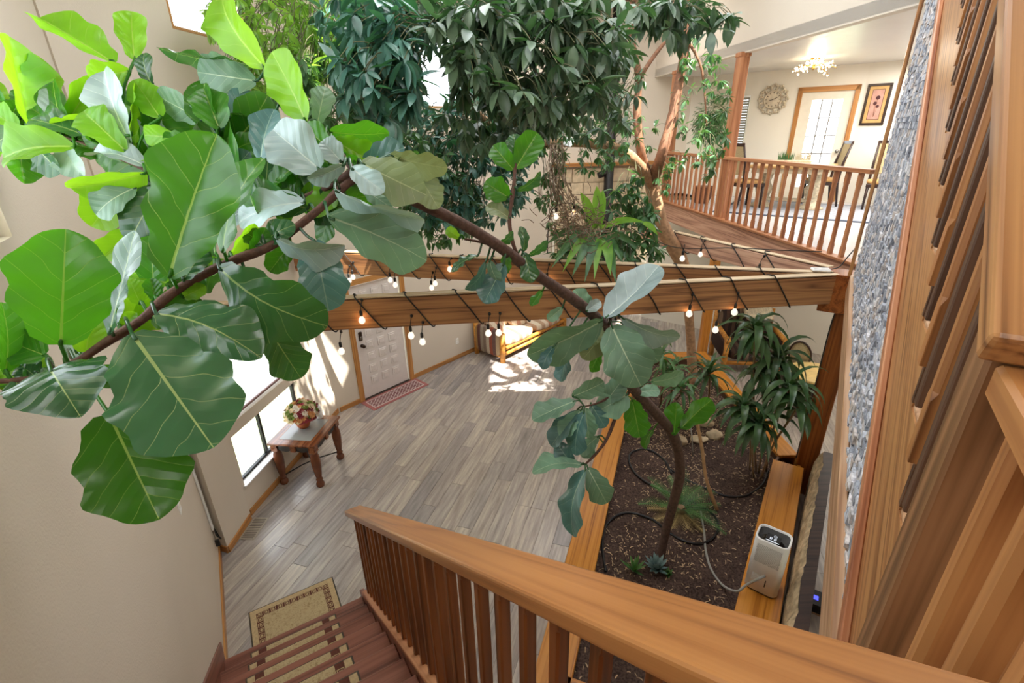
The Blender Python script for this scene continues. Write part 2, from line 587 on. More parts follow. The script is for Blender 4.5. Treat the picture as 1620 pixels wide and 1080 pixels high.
tr = board('trim_2', WW.at(-0.44, 0.02, 3.775), WW.at(2.4, 0.0, 3.775), (0, 0, 1), 0.07, 0.028, M['trim'])
tag(tr, kind='structure')

# entry door
d1 = bpy.data.objects.new('door_1', None); COL.objects.link(d1)
d1.matrix_basis = Matrix.Translation(DW.at(0.98, -0.03, 0)); tag(d1, kind='structure')
def door_panel_slab(name, line, t0, t1, z0, z1, d, mat, parent, cols, rows, panel=(0.15, 0.15), sub=True):
    bm = bmesh.new()
    mw = frame(line.u, (0, 0, 1), line.at((t0 + t1) / 2, d, (z0 + z1) / 2))
    W2, H2 = (t1 - t0) / 2, (z1 - z0) / 2
    bm_box(bm, (-W2, -0.02, -H2), (W2, 0.02, H2))
    o = from_bm(name, bm, mat, parent, mw=mw)
    for x in cols:
        for z in rows:
            bm = bmesh.new()
            px, pz = panel
            # raised moulding ring and a bevelled field
            for s, y0, y1 in ((1.0, -0.031, -0.018), (0.62, -0.037, -0.018)):
                bm_box(bm, (x - px / 2 * s, y0, z - pz / 2 * s), (x + px / 2 * s, y1, z + pz / 2 * s), bev=0.008)
            from_bm('door_panel', bm, mat, o, mw=mw)
    return o
slab = door_panel_slab('door_leaf', DW, 0.525, 1.44, 0.02, 1.995, -0.045, M['white_door'], d1, (-0.22, 0.0, 0.22), tuple(-0.70 + 0.217 * i for i in range(8)), (0.15, 0.155))
for t in (0.455, 1.505):
    board('door_casing', DW.at(t, 0.012, 0), DW.at(t, 0.012, 2.08), DW.u, 0.024, 0.09, M['trim'], d1)
board('door_casing', DW.at(0.41, 0.012, 2.06), DW.at(1.55, 0.012, 2.06), (0, 0, 1), 0.024, 0.09, M['trim'], d1)
board('threshold', DW.at(0.5, -0.04, 0.008), DW.at(1.46, -0.04, 0.008), (0, 0, 1), 0.12, 0.016, M['bronze'], d1)
board('keypad_lock', DW.at(0.605, -0.012, 1.07), DW.at(0.605, -0.012, 1.23), DW.u, 0.03, 0.065, M['bronze'], slab, 0.012)
board('keypad_screen', DW.at(0.605, 0.005, 1.10), DW.at(0.605, 0.005, 1.15), DW.u, 0.008, 0.04, M['chrome'], slab, 0.003)
lathe('door_knob', [(0.03, 0), (0.032, 0.012), (0.014, 0.016), (0.013, 0.04), (0.028, 0.05), (0.032, 0.065), (0.024, 0.08), (0.0, 0.083)], M['bronze'], slab,
      mw=frame(DW.u, DW.n, DW.at(0.61, -0.022, 0.98)))

# baseboards
def base(n, line, t0, t1, d=0.008, h=0.085):
    o = board('baseboard_%s' % n, line.at(t0, d, h / 2), line.at(t1, d, h / 2), (0, 0, 1), 0.016, h, M['trim'], bev=0.003)
    return tag(o, kind='structure')
base('left', LW, 3.62, 5.14)
base('window', WW, 0.06, 2.40)
base('door_left', DW, 0.03, 0.41)
base('door_right', DW, 1.55, 5.6)
PR = Line((L5 + V((0.13, -0.05, 0))), math.degrees(math.atan2(WW.at(0.02, 0.035).x - L5.x - .13, WW.at(0.02, 0.035).y - L5.y + .05)))
base('pier', PR, 0.0, 0.50)
PR2 = Line(L5, 90 + math.degrees(math.atan(0.05 / 0.13)))
base('stub', PR2, 0.01, 0.14)

# limestone wall with a wood ledge, upper wall above it
SW = Line(E1, 90 - math.degrees(math.atan2(0.35, 2.45)))
wall('wall_stone_back', E1, SW.az, -0.1, 3.1, 0, 3.45, M['wall'], thick=0.3)
wall('wall_upper_back', E1, SW.az, -0.1, 3.4, 3.45, HT, M['wall'], thick=0.12)
M['lime'] = plain('limestone', '#cdb99b', 0.8, 0, 0.22, 9, 0.4)
M['mortar'] = plain('lime_mortar', '#b5a48c', 0.9)
stn = bpy.data.objects['wall_stone_back']
z = 0.05
row = 0
hs = [0.3, 0.22, 0.3, 0.18, 0.26, 0.3, 0.2, 0.28, 0.22, 0.3, 0.24, 0.26, 0.3]
while z < 3.4:
    h = min(hs[row % len(hs)], 3.42 - z)
    t = 0.02 - (R.random() * 0.2)
    while t < 2.6:
        L = R.choice((0.28, 0.36, 0.45, 0.55))
        a, b = max(t, 0.0), min(t + L, 2.62)
        if b - a > 0.06 and h > 0.06 and z > 1.2:
            board('stone_block', SW.at(a + .006, 0.008 + R.random() * .014, z + h / 2), SW.at(b - .006, 0.008 + R.random() * .014, z + h / 2), (0, 0, 1), 0.05, h - .012, M['lime'], stn, 0.008)
        t += L
    z += h; row += 1
o = board('trim_3', SW.at(0.0, 0.05, 3.49), SW.at(2.62, 0.05, 3.49), (0, 0, 1), 0.22, 0.07, M['trim']); tag(o, kind='structure')
# pale pipe casing at the stone's left end
o = board('trim_4', SW.at(0.03, 0.05, 0.1), SW.at(0.03, 0.05, 3.44), SW.u, 0.06, 0.05, M['wall_white']); tag(o, kind='structure')

# ------------------------------------------------------------------ dining floor, ceiling, walls
dpoly = [tuple(ED.at(-0.75).xy), tuple(ED.at(5.2).xy), tuple(ED.at(5.2, 1.0).xy), tuple(ED.at(6.5, .9).xy), tuple(CW.at(-3.2, 0.0).xy), tuple(CW.at(0.87).xy), (9.3, 7.6), (9.3, 1.0), (4.3, 1.0), (4.3, 4.4)]
M['dining_floor'] = plain('pale_dining_floor', '#c9c6c8', 0.22, 0, 0.05, 3)
o = prism('floor_dining', dpoly, 2.52, 2.80, M['dining_floor']); tag(o, kind='structure')
dpoly2 = [tuple(ED.at(-0.75).xy), tuple(ED.at(6.3).xy)] + dpoly[4:]
o = prism('ceiling_dining', dpoly2, 5.17, 5.30, M['ceiling']); tag(o, kind='structure')
wall('wall_header', ED.o, -5.7, -0.75, 6.35, 5.155, HT, M['wall'], side=-1)
wall('wall_clock', CW.o, 127, -3.4, 0.93, 2.52, 5.30, M['wall_white'], [(-0.10, 0.74, 2.80, 4.75), (-1.72, -1.02, 3.35, 4.72)])
PWL = Line(CW.at(0.87, 0.0), 137)
wall('wall_picture', PWL.o, 137, 0.0, 4.0, 2.52, 5.30, M['wall_white'])
wall('wall_dining_end', (9.3, 8.2), 180, 0.0, 9.5, 0, 5.30, M['wall_white'])
o = board('baseboard_dining', CW.at(0.80, 0.01, 2.85), CW.at(0.86, 0.01, 2.85), (0, 0, 1), 0.02, 0.1, M['wall_white']); tag(o, kind='structure')
o = board('baseboard_clock', CW.at(-3.0, 0.01, 2.85), CW.at(-0.18, 0.01, 2.85), (0, 0, 1), 0.02, 0.1, M['wall_white']); tag(o, kind='structure')
# wood fascia at the dining floor's edge
o = board('trim_5', ED.at(-0.35, -0.03, 2.63), ED.at(5.2, -0.03, 2.63), (0, 0, 1), 0.05, 0.34, M['beam_old']); tag(o, kind='structure')
o = board('trim_6', ED.at(-0.35, -0.045, 2.815), ED.at(5.2, -0.045, 2.815), (0, 0, 1), 0.12, 0.03, M['dining_rail']); tag(o, kind='structure')
M['muntin'] = plain('lead_muntin', '#8f8c86', .5, .2, .05)
# glazed dining door
d2 = bpy.data.objects.new('door_2', None); COL.objects.link(d2)
d2.matrix_basis = Matrix.Translation(CW.at(0.3, 0, 2.8)); tag(d2, kind='structure')
g0, g1, gz0, gz1 = 0.08, 0.58, 3.05, 4.62
bm = bmesh.new()
for lo, hi in (((-0.10, 2.8), (g0, 4.75)), ((g1, 2.8), (0.74, 4.75)), ((g0, 2.8), (g1, gz0)), ((g0, gz1), (g1, 4.75))):
    a = CW.at(lo[0] + .003, 0.0, lo[1] + .004); b = CW.at(hi[0] - .0, 0.0, hi[1] - .004)
    mw = frame(CW.u, (0, 0, 1), (a + b) / 2 - CW.n * 0.04)
    bm_box(bm, (-(hi[0] - lo[0]) / 2, -0.02, -(hi[1] - lo[1]) / 2), ((hi[0] - lo[0]) / 2, 0.02, (hi[1] - lo[1]) / 2), mw)
dl = from_bm('door_leaf', bm, M['cream_door'], d2)
for k in range(3):
    for j in range(5):
        a0 = g0 + (g1 - g0) * k / 3; a1 = g0 + (g1 - g0) * (k + 1) / 3
        b0 = gz0 + (gz1 - gz0) * j / 5; b1 = gz0 + (gz1 - gz0) * (j + 1) / 5
        board('glass_pane', CW.at(a0 + .008, -0.04, (b0 + b1) / 2), CW.at(a1 - .008, -0.04, (b0 + b1) / 2), (0, 0, 1), 0.006, b1 - b0 - .016, M['glass'], dl, 0)
for k in (1, 2):
    t = g0 + (g1 - g0) * k / 3
    board('muntin', CW.at(t, -0.035, gz0), CW.at(t, -0.035, gz1), CW.u, 0.024, 0.022, M['muntin'], dl, 0.002)
for j in range(1, 5):
    zz = gz0 + (gz1 - gz0) * j / 5
    board('muntin', CW.at(g0, -0.035, zz), CW.at(g1, -0.035, zz), (0, 0, 1), 0.024, 0.020, M['muntin'], dl, 0.002)
for t in (-0.14, 0.78):
    board('door_casing', CW.at(t, 0.012, 2.8), CW.at(t, 0.012, 4.84), CW.u, 0.024, 0.08, M['trim'], d2)
board('door_casing', CW.at(-0.18, 0.012, 4.80), CW.at(0.82, 0.012, 4.80), (0, 0, 1), 0.024, 0.09, M['trim'], d2)
lathe('door_knob', [(0.03, 0), (0.03, 0.01), (0.014, 0.015), (0.013, 0.04), (0.03, 0.05), (0.034, 0.065), (0.02, 0.08), (0.0, 0.082)], M['chrome'], dl,
      mw=frame(CW.u, CW.n, CW.at(0.665, -0.02, 3.72)))
# window behind the post, half behind blinds
w6 = window(6, CW, -1.72, -1.02, 3.35, 4.72, M['white'], 0.06, 0.04, mull=(-1.37,), horiz=(4.05,))
# landing floor under the camera
o = prism('floor_landing', [tuple(BW.at(5.4, 0.27).xy), tuple(BW.at(0.3, 0.27).xy), tuple(STAIR.at(-0.19, 0.52).xy), tuple(STAIR.at(-0.19, -0.75).xy), tuple(LW.at(-2.9).xy), (4.3, -2.4), (4.3, 4.4)], 2.56, 2.80, M['oak'])
tag(o, kind='structure')
# rest of the shell behind and above the camera
wall('wall_rear', (-1.0, -2.5), 90, -1.2, 10.5, 0, HT, M['wall'], side=-1)
# lower room
wall('wall_lower_right', (5.9, 8.9), 128, -3.5, 5.0, 0, 2.52, M['wall_white'])
# unseen roof; its openings are added to steer the sun patches
def roof_with_openings():
    x0, x1, y0, y1 = -3.4, 9.5, -2.7, 13
    holes = [(2.55, 3.95, 5.2, 7.3), (-0.9, 0.05, 3.95, 5.1)]
    xs = sorted({x0, x1, *[h[0] for h in holes], *[h[1] for h in holes]})
    ys = sorted({y0, y1, *[h[2] for h in holes], *[h[3] for h in holes]})
    bm = bmesh.new()
    for i in range(len(xs) - 1):
        for j in range(len(ys) - 1):
            xm, ym = (xs[i] + xs[i + 1]) / 2, (ys[j] + ys[j + 1]) / 2
            if any(h[0] < xm < h[1] and h[2] < ym < h[3] for h in holes): continue
            bm_box(bm, (xs[i], ys[j], HT), (xs[i + 1], ys[j + 1], HT + 0.12))
    return tag(from_bm('ceiling', bm, M['wall_white']), kind='structure')
roof_with_openings()
# ------------------------------------------------------------------ stair going down along the left wall
RISE, RUN, A0 = 0.175, 0.25, 3.56
st = thing('staircase', 'reddish brown wooden staircase with patterned pads going down along the beige left wall', 'stairs', STAIR.at(A0, -0.2, 0))
for k in range(1, 16):
    a = A0 - RUN * (k - 1)
    z = RISE * k
    board('tread', STAIR.at(a - 0.14, -0.745, z - 0.02), STAIR.at(a - 0.14, 0.405, z - 0.02), (0, 0, 1), 0.29, 0.04, M['tread'], st, 0.006)
    board('riser', STAIR.at(a - 0.04, -0.74, z - RISE / 2 - .02), STAIR.at(a - 0.04, 0.40, z - RISE / 2 - .02), (0, 0, 1), 0.02, RISE - 0.04, M['tread'], st, 0)
sl = 0.70
def st_at(a, d, k):            # a point on the slope z + 0.7 a = k
    return STAIR.at(a, d, k - sl * a)
board('stringer', st_at(3.62, 0.43, 2.52), st_at(-0.1, 0.43, 2.52), (0, 0, 1), 0.045, 0.30, M['tread'], st, 0.004)
board('skirt_board', st_at(3.62, -0.75, 2.70), st_at(-0.2, -0.75, 2.70), (0, 0, 1), 0.018, 0.22, M['tread'], st, 0.003)
def pad_mat():
    """woven pad: beige ground with a band of dark squares near the border; own X = width, Y = depth"""
    m, nt, b = mk('patterned_carpet')
    tc = N(nt, 'TexCoord'); sp = N(nt, 'SeparateXYZ')
    nt.links.new(tc.outputs['UV'], sp.inputs[0])   # UV in metres, distances from the border in the mesh
    vo = N(nt, 'TexNoise', Scale=38.0, Detail=4.0, Distortion=1.5)
    nt.links.new(tc.outputs['Object'], vo.inputs['Vector'])
    c = ramp(nt, vo.outputs['Fac'], [(0.35, '#9d8866'), (0.5, '#bba985'), (0.62, '#ab9672'), (0.75, '#857052')])
    nt.links.new(c, b.inputs['Base Color'])
    b.inputs['Roughness'].default_value = 0.95
    b.inputs['Specular IOR Level'].default_value = 0.1
    bump(nt, b, vo.outputs['Fac'], 0.4, 0.004)
    return m
M['carpet'] = pad_mat()
M['carpet_dark'] = plain('carpet_border_brown', '#5b3226', 0.95, 0, 0.25, 60)
M['carpet_gold'] = plain('carpet_border_gold', '#b59e78', 0.95, 0, 0.15, 60)
M['binding'] = plain('carpet_binding', '#4a4238', 0.9, 0, 0.15, 60)
def carpet(name, label, cat, group, c, u, wd, dp, both=True, sq=0.058):
    """a bound carpet, wd wide and dp deep, centred on c, depth running along u; motif squares sit proud in a dark band"""
    mw = frame(V((u.y, -u.x, 0)), (0, 0, 1), c)
    root = thing(name, label, cat, c, group)
    bm = bmesh.new(); bm_box(bm, (-wd / 2, -dp / 2, 0), (wd / 2, dp / 2, 0.007), bev=0.003)
    from_bm('binding', bm, M['binding'], root, mw=mw)
    bm = bmesh.new(); bm_box(bm, (-wd / 2 + .012, -dp / 2 + .012, 0.006), (wd / 2 - .012, dp / 2 - .012, 0.009))
    from_bm('border', bm, M['carpet_gold'], root, mw=mw)
    bm = bmesh.new()
    e = 0.062
    bm_box(bm, (-wd / 2 + e, -dp / 2 + .012, 0.008), (wd / 2 - e, dp / 2 - e if both else dp / 2 - .012, 0.0105))
    from_bm('motif_band', bm, M['carpet_dark'], root, mw=mw)
    bm = bmesh.new()
    f = e + sq
    bm_box(bm, (-wd / 2 + f, -dp / 2 + .012, 0.010), (wd / 2 - f, dp / 2 - f if both else dp / 2 - .012, 0.012))
    from_bm('ground', bm, M['carpet'], root, mw=mw)
    # square fret figures in the band
    bm = bmesh.new()
    spots = []
    y = -dp / 2 + .012 + sq * 0.62
    while y < dp / 2 - (e if both else .03):
        for sx in (-1, 1): spots.append((sx * (wd / 2 - e - sq / 2), y))
        y += sq * 1.12
    if both:
        x = -wd / 2 + e + sq * 1.6
        while x < wd / 2 - e - sq:
            spots.append((x, dp / 2 - e - sq / 2)); x += sq * 1.12
    for x, y in spots:
        r, r2 = sq * 0.40, sq * 0.17
        for a, b in (((-r, -r), (r, -r * .78)), ((-r, r * .78), (r, r)), ((-r, -r * .78), (-r * .78, r * .78)), ((r * .78, -r * .78), (r, r * .78)), ((-r2, -r2), (r2, r2))):
            bm_box(bm, (x + a[0], y + a[1], 0.010), (x + b[0], y + b[1], 0.0115))
    from_bm('fret_figures', bm, M['carpet_gold'], root, mw=mw)['kind'] = 'stuff'
    return root
for k in range(1, 14):
    a = A0 - RUN * (k - 1)
    ordn = ['lowest', 'second', 'third', 'fourth', 'fifth', 'sixth', 'seventh', 'eighth', 'ninth', 'tenth', 'eleventh', 'twelfth', 'thirteenth'][k - 1]
    carpet('stair_pad', 'beige patterned carpet pad on the %s stair tread%s' % (ordn, '' if k == 1 else ' from the bottom'), 'stair pad', 'carpet pads on the stair treads',
           STAIR.at(a - 0.155, -0.20, RISE * k + 0.0005), STAIR.u, 0.70, 0.20, both=False, sq=0.062)
carpet('rug', 'small beige rug with dark fret border lying at the foot of the stairs', 'rug', None, STAIR.at(3.86, -0.165, 0.0005), STAIR.u, 0.78, 0.50, True, 0.055)

rl = thing('stair_railing', 'broad brown wooden handrail on square balusters beside the descending stairs', 'railing', STAIR.at(3.5, 0.46, 0.2))
board('handrail', st_at(3.72, 0.487, 3.652), st_at(-0.32, 0.487, 3.652), (0, 0, 1), 0.148, 0.05, M['rail'], rl, 0.011, seg=3)
board('shoe_rail', st_at(3.56, 0.435, 2.705), st_at(-0.1, 0.435, 2.705), (0, 0, 1), 0.055, 0.035, M['oak_pink'], rl, 0.004)
def chamfered(name, p0, p1, facing, s, mat, parent, c0=0.0, c1=0.0, ch=0.009):
    """square baluster whose corners are chamfered between c0 from the foot and c1 from the head"""
    p0, p1 = V(p0), V(p1)
    L = (p1 - p0).length
    mw = frame(p1 - p0, facing, (p0 + p1) / 2)
    h = s / 2
    def ring(x, c):
        c = max(c, 0.0012)
        return [(x, -h + c, -h), (x, h - c, -h), (x, h, -h + c), (x, h, h - c), (x, h - c, h), (x, -h + c, h), (x, -h, h - c), (x, -h, -h + c)]
    xs = [(-L / 2, 0)]
    if c0: xs += [(-L / 2 + c0, 0), (-L / 2 + c0 + ch * 2, ch)]
    else: xs = [(-L / 2, ch)]
    if c1: xs += [(L / 2 - c1 - ch * 2, ch), (L / 2 - c1, 0), (L / 2, 0)]
    else: xs += [(L / 2, ch)]
    vs = []; fs = []
    for x, c in xs: vs += ring(x, c)
    for i in range(len(xs) - 1):
        for k in range(8):
            fs.append((i * 8 + k, i * 8 + (k + 1) % 8, i * 8 + 8 + (k + 1) % 8, i * 8 + 8 + k))
    fs.append(tuple(reversed(range(8)))); fs.append(tuple(range(len(vs) - 8, len(vs))))
    return mesh(name, vs, fs, mat, parent, mw=mw)
for i in range(26):
    a = 3.43 - 0.135 * i
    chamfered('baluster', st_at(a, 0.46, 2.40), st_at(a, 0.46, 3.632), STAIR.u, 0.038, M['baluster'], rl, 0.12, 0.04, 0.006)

# ------------------------------------------------------------------ stone wall beside the upper stair
def stone_mat():
    m, nt, b = mk('stacked_ledgestone')
    at = N(nt, 'Attribute'); at.attribute_name = 'tone'
    tc = N(nt, 'TexCoord')
    no = N(nt, 'TexNoise', Scale=55.0, Detail=5.0)
    nt.links.new(tc.outputs['Object'], no.inputs['Vector'])
    c1 = ramp(nt, at.outputs['Fac'], [(0.0, '#8b909c'), (0.3, '#b4bac6'), (0.6, '#d0d3db'), (0.85, '#c9bcb2'), (1.0, '#ededf2')])
    c2 = ramp(nt, no.outputs['Fac'], [(0.3, '#8a8a92'), (0.6, '#ffffff')])
    c = mixc(nt, 0.65, c1, c2, 'MULTIPLY')
    nt.links.new(c, b.inputs['Base Color'])
    b.inputs['Roughness'].default_value = 0.7
    bump(nt, b, no.outputs['Fac'], 0.6, 0.01)
    return m
M['ledgestone'] = stone_mat()
sw = thing('stone_wall', 'narrow grey stacked stone wall framed in oak below the upper stair', 'stone wall', BW.at(3.4, 0.28, 2.8))
def zs(u): return 2.95 + 0.672 * (u - 1.36)
vs, fs, tone = [], [], []
z = 2.80
while z < 6.2:
    h = R.uniform(0.016, 0.05)
    u = max(1.12, (z + h - 2.95) / 0.672 + 1.33)
    while u < 5.69:
        L = R.uniform(0.02, 0.09)
        u1 = min(u + L, 5.70)
        d0 = 0.262 + R.uniform(-0.010, 0.006)
        d1 = d0 + R.uniform(-0.004, 0.004)
        g = 0.0015
        b0 = len(vs)
        for (uu, zz, dd) in ((u + g, z + g, d0), (u1 - g, z + g, d1), (u1 - g, z + h - g, d1), (u + g, z + h - g, d0),
                             (u, z, .285), (u1, z, .285), (u1, z + h, .285), (u, z + h, .285)):
            vs.append(BW.at(uu + R.uniform(-.002, .002), dd + R.uniform(-.003, .003) * (dd < .28), zz))
        fs += [(b0, b0 + 1, b0 + 2, b0 + 3), (b0, b0 + 4, b0 + 5, b0 + 1), (b0 + 1, b0 + 5, b0 + 6, b0 + 2), (b0 + 2, b0 + 6, b0 + 7, b0 + 3), (b0 + 3, b0 + 7, b0 + 4, b0)]
        tone += [R.random()] * 5
        u = u1
    z += h
o = mesh('ledgestones', vs, fs, M['ledgestone'], sw)
at = o.data.attributes.new('tone', 'FLOAT', 'FACE')
at.data.foreach_set('value', tone)
o['kind'] = 'stuff'
bm = bmesh.new()
pl = [BW.at(1.0, 0.28, 2.75), BW.at(5.72, 0.28, 2.75), BW.at(5.72, 0.28, 6.3), BW.at(5.5, 0.28, 5.9)]
a = [bm.verts.new(p) for p in pl]; b = [bm.verts.new(p + BW.n * 0.03) for p in pl]
bm.faces.new(a); bm.faces.new(b)
for i in range(4): bm.faces.new((a[i], a[(i + 1) % 4], b[(i + 1) % 4], b[i]))
from_bm('backing', bm, M['wall'], sw)
board('corner_trim', BW.at(5.745, 0.225, 2.80), BW.at(5.745, 0.225, 6.58), BW.u, 0.03, 0.07, M['oak'], sw)
board('base_trim', BW.at(0.62, 0.247, 2.72), BW.at(5.74, 0.247, 2.72), (0, 0, 1), 0.034, 0.19, M['oak_edge'], sw)

# ------------------------------------------------------------------ stair going up on the right
us = thing('upper_staircase', 'oak staircase with dark risers climbing away at the right', 'stairs', BW.at(1.1, 0.7, 2.8))
UR, UN = 0.158, 0.232
def uk(k): return 1.22 + UN * k
def zk(k): return 3.35 + UR * k
bm = bmesh.new()
k0, k1 = -3, 17
poly = [(0.62, 2.81), (1.14, 2.805)]
ue = uk(k1)
poly.append((ue, zs(ue)))
for k in range(k1, k0 - 1, -1):
    poly.append((uk(k), zk(k)))
    poly.append((uk(k - 1), zk(k)))
poly[0] = (uk(k0 - 1), 2.81)
fr = [bm.verts.new(BW.at(u, 0.258, z)) for u, z in poly]
bk = [bm.verts.new(BW.at(u, 0.292, z)) for u, z in poly]
bm.faces.new(fr); bm.faces.new(bk)
for i in range(len(fr)):
    bm.faces.new((fr[i], fr[(i + 1) % len(fr)], bk[(i + 1) % len(fr)], bk[i]))
mw = frame(V(BW.at(ue, 0, zs(ue)) - BW.at(1.14, 0, zs(1.14))), (0, 0, 1), BW.at(3, .27, 4.2))
bmesh.ops.transform(bm, matrix=mw.inverted(), verts=bm.verts[:])
from_bm('stringer', bm, M['oak'], us, mw=mw)
board('stringer_edge', BW.at(1.10, 0.247, zs(1.10) + .025), BW.at(ue, 0.247, zs(ue) + .025), (0, 0, 1), 0.022, 0.06, M['oak_pink'], us, 0.004)
for k in range(k0, k1):
    board('tread', BW.at(uk(k) - UN / 2 - 0.012, 0.262, zk(k) + 0.0), BW.at(uk(k) - UN / 2 - 0.012, 1.22, zk(k)), (0, 0, 1), UN + 0.03, 0.03, M['oak_edge'], us, 0.006)
    board('riser', BW.at(uk(k), 0.255, zk(k) + UR / 2), BW.at(uk(k), 1.22, zk(k) + UR / 2), (0, 0, 1), 0.018, UR - 0.03, M['riser_dark'], us, 0)
def ru(k, off=0.0): return 1.202 + 0.2106 * k
UPH = 0.655                       # rail above a baluster's foot is found from the rail's own slope
def railz(u): return 3.93 + 0.68 * (u - 0.80)
M['newel'] = wood('shaded_newel_wood', '#8f6645', '#775335', '#533a25', 0.42, 12, 0.05, 0.05)  # shade on the newel's near face put into a darker wood
ur = thing('upper_stair_railing', 'oak handrail with chamfered balusters climbing beside the grey stone wall', 'railing', BW.at(0.9, 0.24, 2.8))
for k in range(16):
    u = ru(k)
    chamfered('baluster', BW.at(u, 0.256, 3.501 + 0.675 * (u - 1.202)), BW.at(u, 0.256, railz(u) - 0.03), BW.u, 0.042, M['baluster_up'], ur, 0.15, 0.0, 0.010)
board('handrail', BW.at(0.80, 0.26, railz(0.80) - 0.025), BW.at(5.2, 0.26, railz(5.2) - 0.025), (0, 0, 1), 0.14, 0.055, M['oak'], ur, 0.008, seg=2)
board('newel_post', BW.at(0.875, 0.250, 2.80), BW.at(0.875, 0.250, 3.90), BW.u, 0.09, 0.09, M['newel'], ur, 0.006)
lr = thing('landing_railing', 'level oak railing with thick square balusters at lower right in front of the treads', 'railing', BW.at(0.5, 0.24, 2.8))
board('handrail', BW.at(0.83, 0.26, 3.855), BW.at(0.15, 0.26, 3.855), (0, 0, 1), 0.09, 0.05, M['baluster_up'], lr, 0.006)
for k in range(5):
    u = 0.715 - 0.112 * k
    chamfered('baluster', BW.at(u, 0.243, 2.82), BW.at(u, 0.243, 3.83), BW.u, 0.042, M['baluster_up'], lr, 0.0, 0.0, 0.009)
o = box('stub_post', (-0.02, -0.02, 0), (0.02, 0.02, 0.14), M['riser_dark'], us, 0.003, mw=frame(BW.u, (0, 0, 1), BW.at(1.10, 0.235, 2.82)))
wall('wall_stair_right', BW.at(0, 1.24), 33.5, 0.3, 5.8, 2.5, HT, M['wall'], side=-1)

# ------------------------------------------------------------------ hub, posts, beams
hub = thing('hub_post', 'stained wooden post with block where the ceiling beams meet, right of the planter', 'post', BW.at(5.95, 0.28, 0))
mwh = frame(BW.u, (0, 0, 1), BW.at(5.87, 0.15, 2.60))
box('hub_block', (-0.14, -0.16, -0.20), (0.14, 0.13, 0.20), M['post'], hub, 0.006, mw=mwh)
board('post', BW.at(6.01, 0.295, 0), BW.at(6.01, 0.295, 2.40), BW.n, 0.20, 0.21, M['post'], hub, 0.008)
def beam(label, a, b, wd, ht, mat):
    a, b = V(a), V(b)
    root = thing('ceiling_beam', label, 'beam', (a + b) / 2 - V((0, 0, 0.3)), 'wooden beams meeting at the hub post')
    d = (b - a).normalized()
    side = V((-d.y, d.x, 0))
    if side.y < 0: side = -side
    z0 = -ht / 2 - 0.012
    board('timber', a + side * wd / 2 + V((0, 0, z0)), b + side * wd / 2 + V((0, 0, z0)), (0, 0, 1), wd, ht - 0.024, mat, root, 0.004)
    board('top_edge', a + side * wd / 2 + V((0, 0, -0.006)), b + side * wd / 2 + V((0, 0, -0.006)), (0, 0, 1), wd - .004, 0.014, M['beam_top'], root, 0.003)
    return root
b1a, b1b = V((3.30, 4.715, 2.8)), V((-3.12, 4.10, 2.8))
b2a, b2b = V((3.28, 4.765, 2.8)), V((-2.88, 6.38, 2.8))
b3a, b3b = V((3.36, 5.01, 2.8)), V((2.06, 7.72, 2.8))
beam('nearest brown ceiling beam wound with string lights', b1a, b1b, 0.10, 0.31, M['beam'])
beam('orange brown ceiling beam behind the nearest one, reaching the wall above the front door', b2a, b2b, 0.10, 0.29, M['beam'])
beam('reddish weathered beam running back from the hub beside the dining floor', b3a, b3b, 0.09, 0.24, M['beam_old'])
# ------------------------------------------------------------------ planter
LC = Line((0.73, 3.30), 18.7)
RCn, RCu0, RCu1 = 0.115, 2.25, 5.80
pln = thing('planter', 'large wooden planter bed with orange brown cap boards round dark soil', 'planter', (2.2, 5.2, 0))
ZC = 0.45
def capb(a, b, wd): return board('cap_board', V((a[0], a[1], ZC - .022)), V((b[0], b[1], ZC - .022)), (0, 0, 1), wd, 0.044, M['cap'], pln, 0.006)
NL, NR = LC.at(-1.15, -.14), BW.at(RCu0, RCn)
capb(LC.at(-1.2, -.143), LC.at(4.75, -.143), 0.285)
capb(BW.at(2.2, RCn), BW.at(RCu1, RCn), 0.33)
capb((3.385, 4.93), (3.385, 8.02), 0.25)
capb((2.12, 7.885), (3.25, 7.885), 0.28)
capb(NL, NR, 0.26)
loop = [LC.at(-1.1, -0.02), LC.at(4.62, -0.02), V((3.28, 7.76, 0)), V((3.28, 4.95, 0)), BW.at(5.75, -0.03), BW.at(2.35, -0.03)]
out = [LC.at(-1.2, -0.26), LC.at(4.78, -0.26), V((3.49, 8.0, 0)), V((3.49, 4.93, 0)), BW.at(5.80, 0.26), BW.at(2.25, 0.26)]
for A, B in zip(out, out[1:] + out[:1]):
    for zz in (0.10, 0.30):
        board('side_board', V((A.x, A.y, zz)), V((B.x, B.y, zz)), (0, 0, 1), 0.035, 0.19, M['cap'], pln, 0.004)
for A, B in zip(loop, loop[1:] + loop[:1]):
    board('inner_board', V((A.x, A.y, 0.3)), V((B.x, B.y, 0.3)), (0, 0, 1), 0.03, 0.26, M['riser_dark'], pln, 0.003)
def in_poly(x, y, P):
    c = False
    for i in range(len(P)):
        a, b = P[i], P[i - 1]
        if (a.y > y) != (b.y > y) and x < (b.x - a.x) * (y - a.y) / (b.y - a.y) + a.x: c = not c
    return c
def soil_z(x, y):
    return 0.335 + 0.05 * noise.noise(V((x * 1.6, y * 1.6, 0))) + 0.02 * noise.noise(V((x * 7, y * 7, 3))) + 0.010 * noise.noise(V((x * 19, y * 19, 5)))
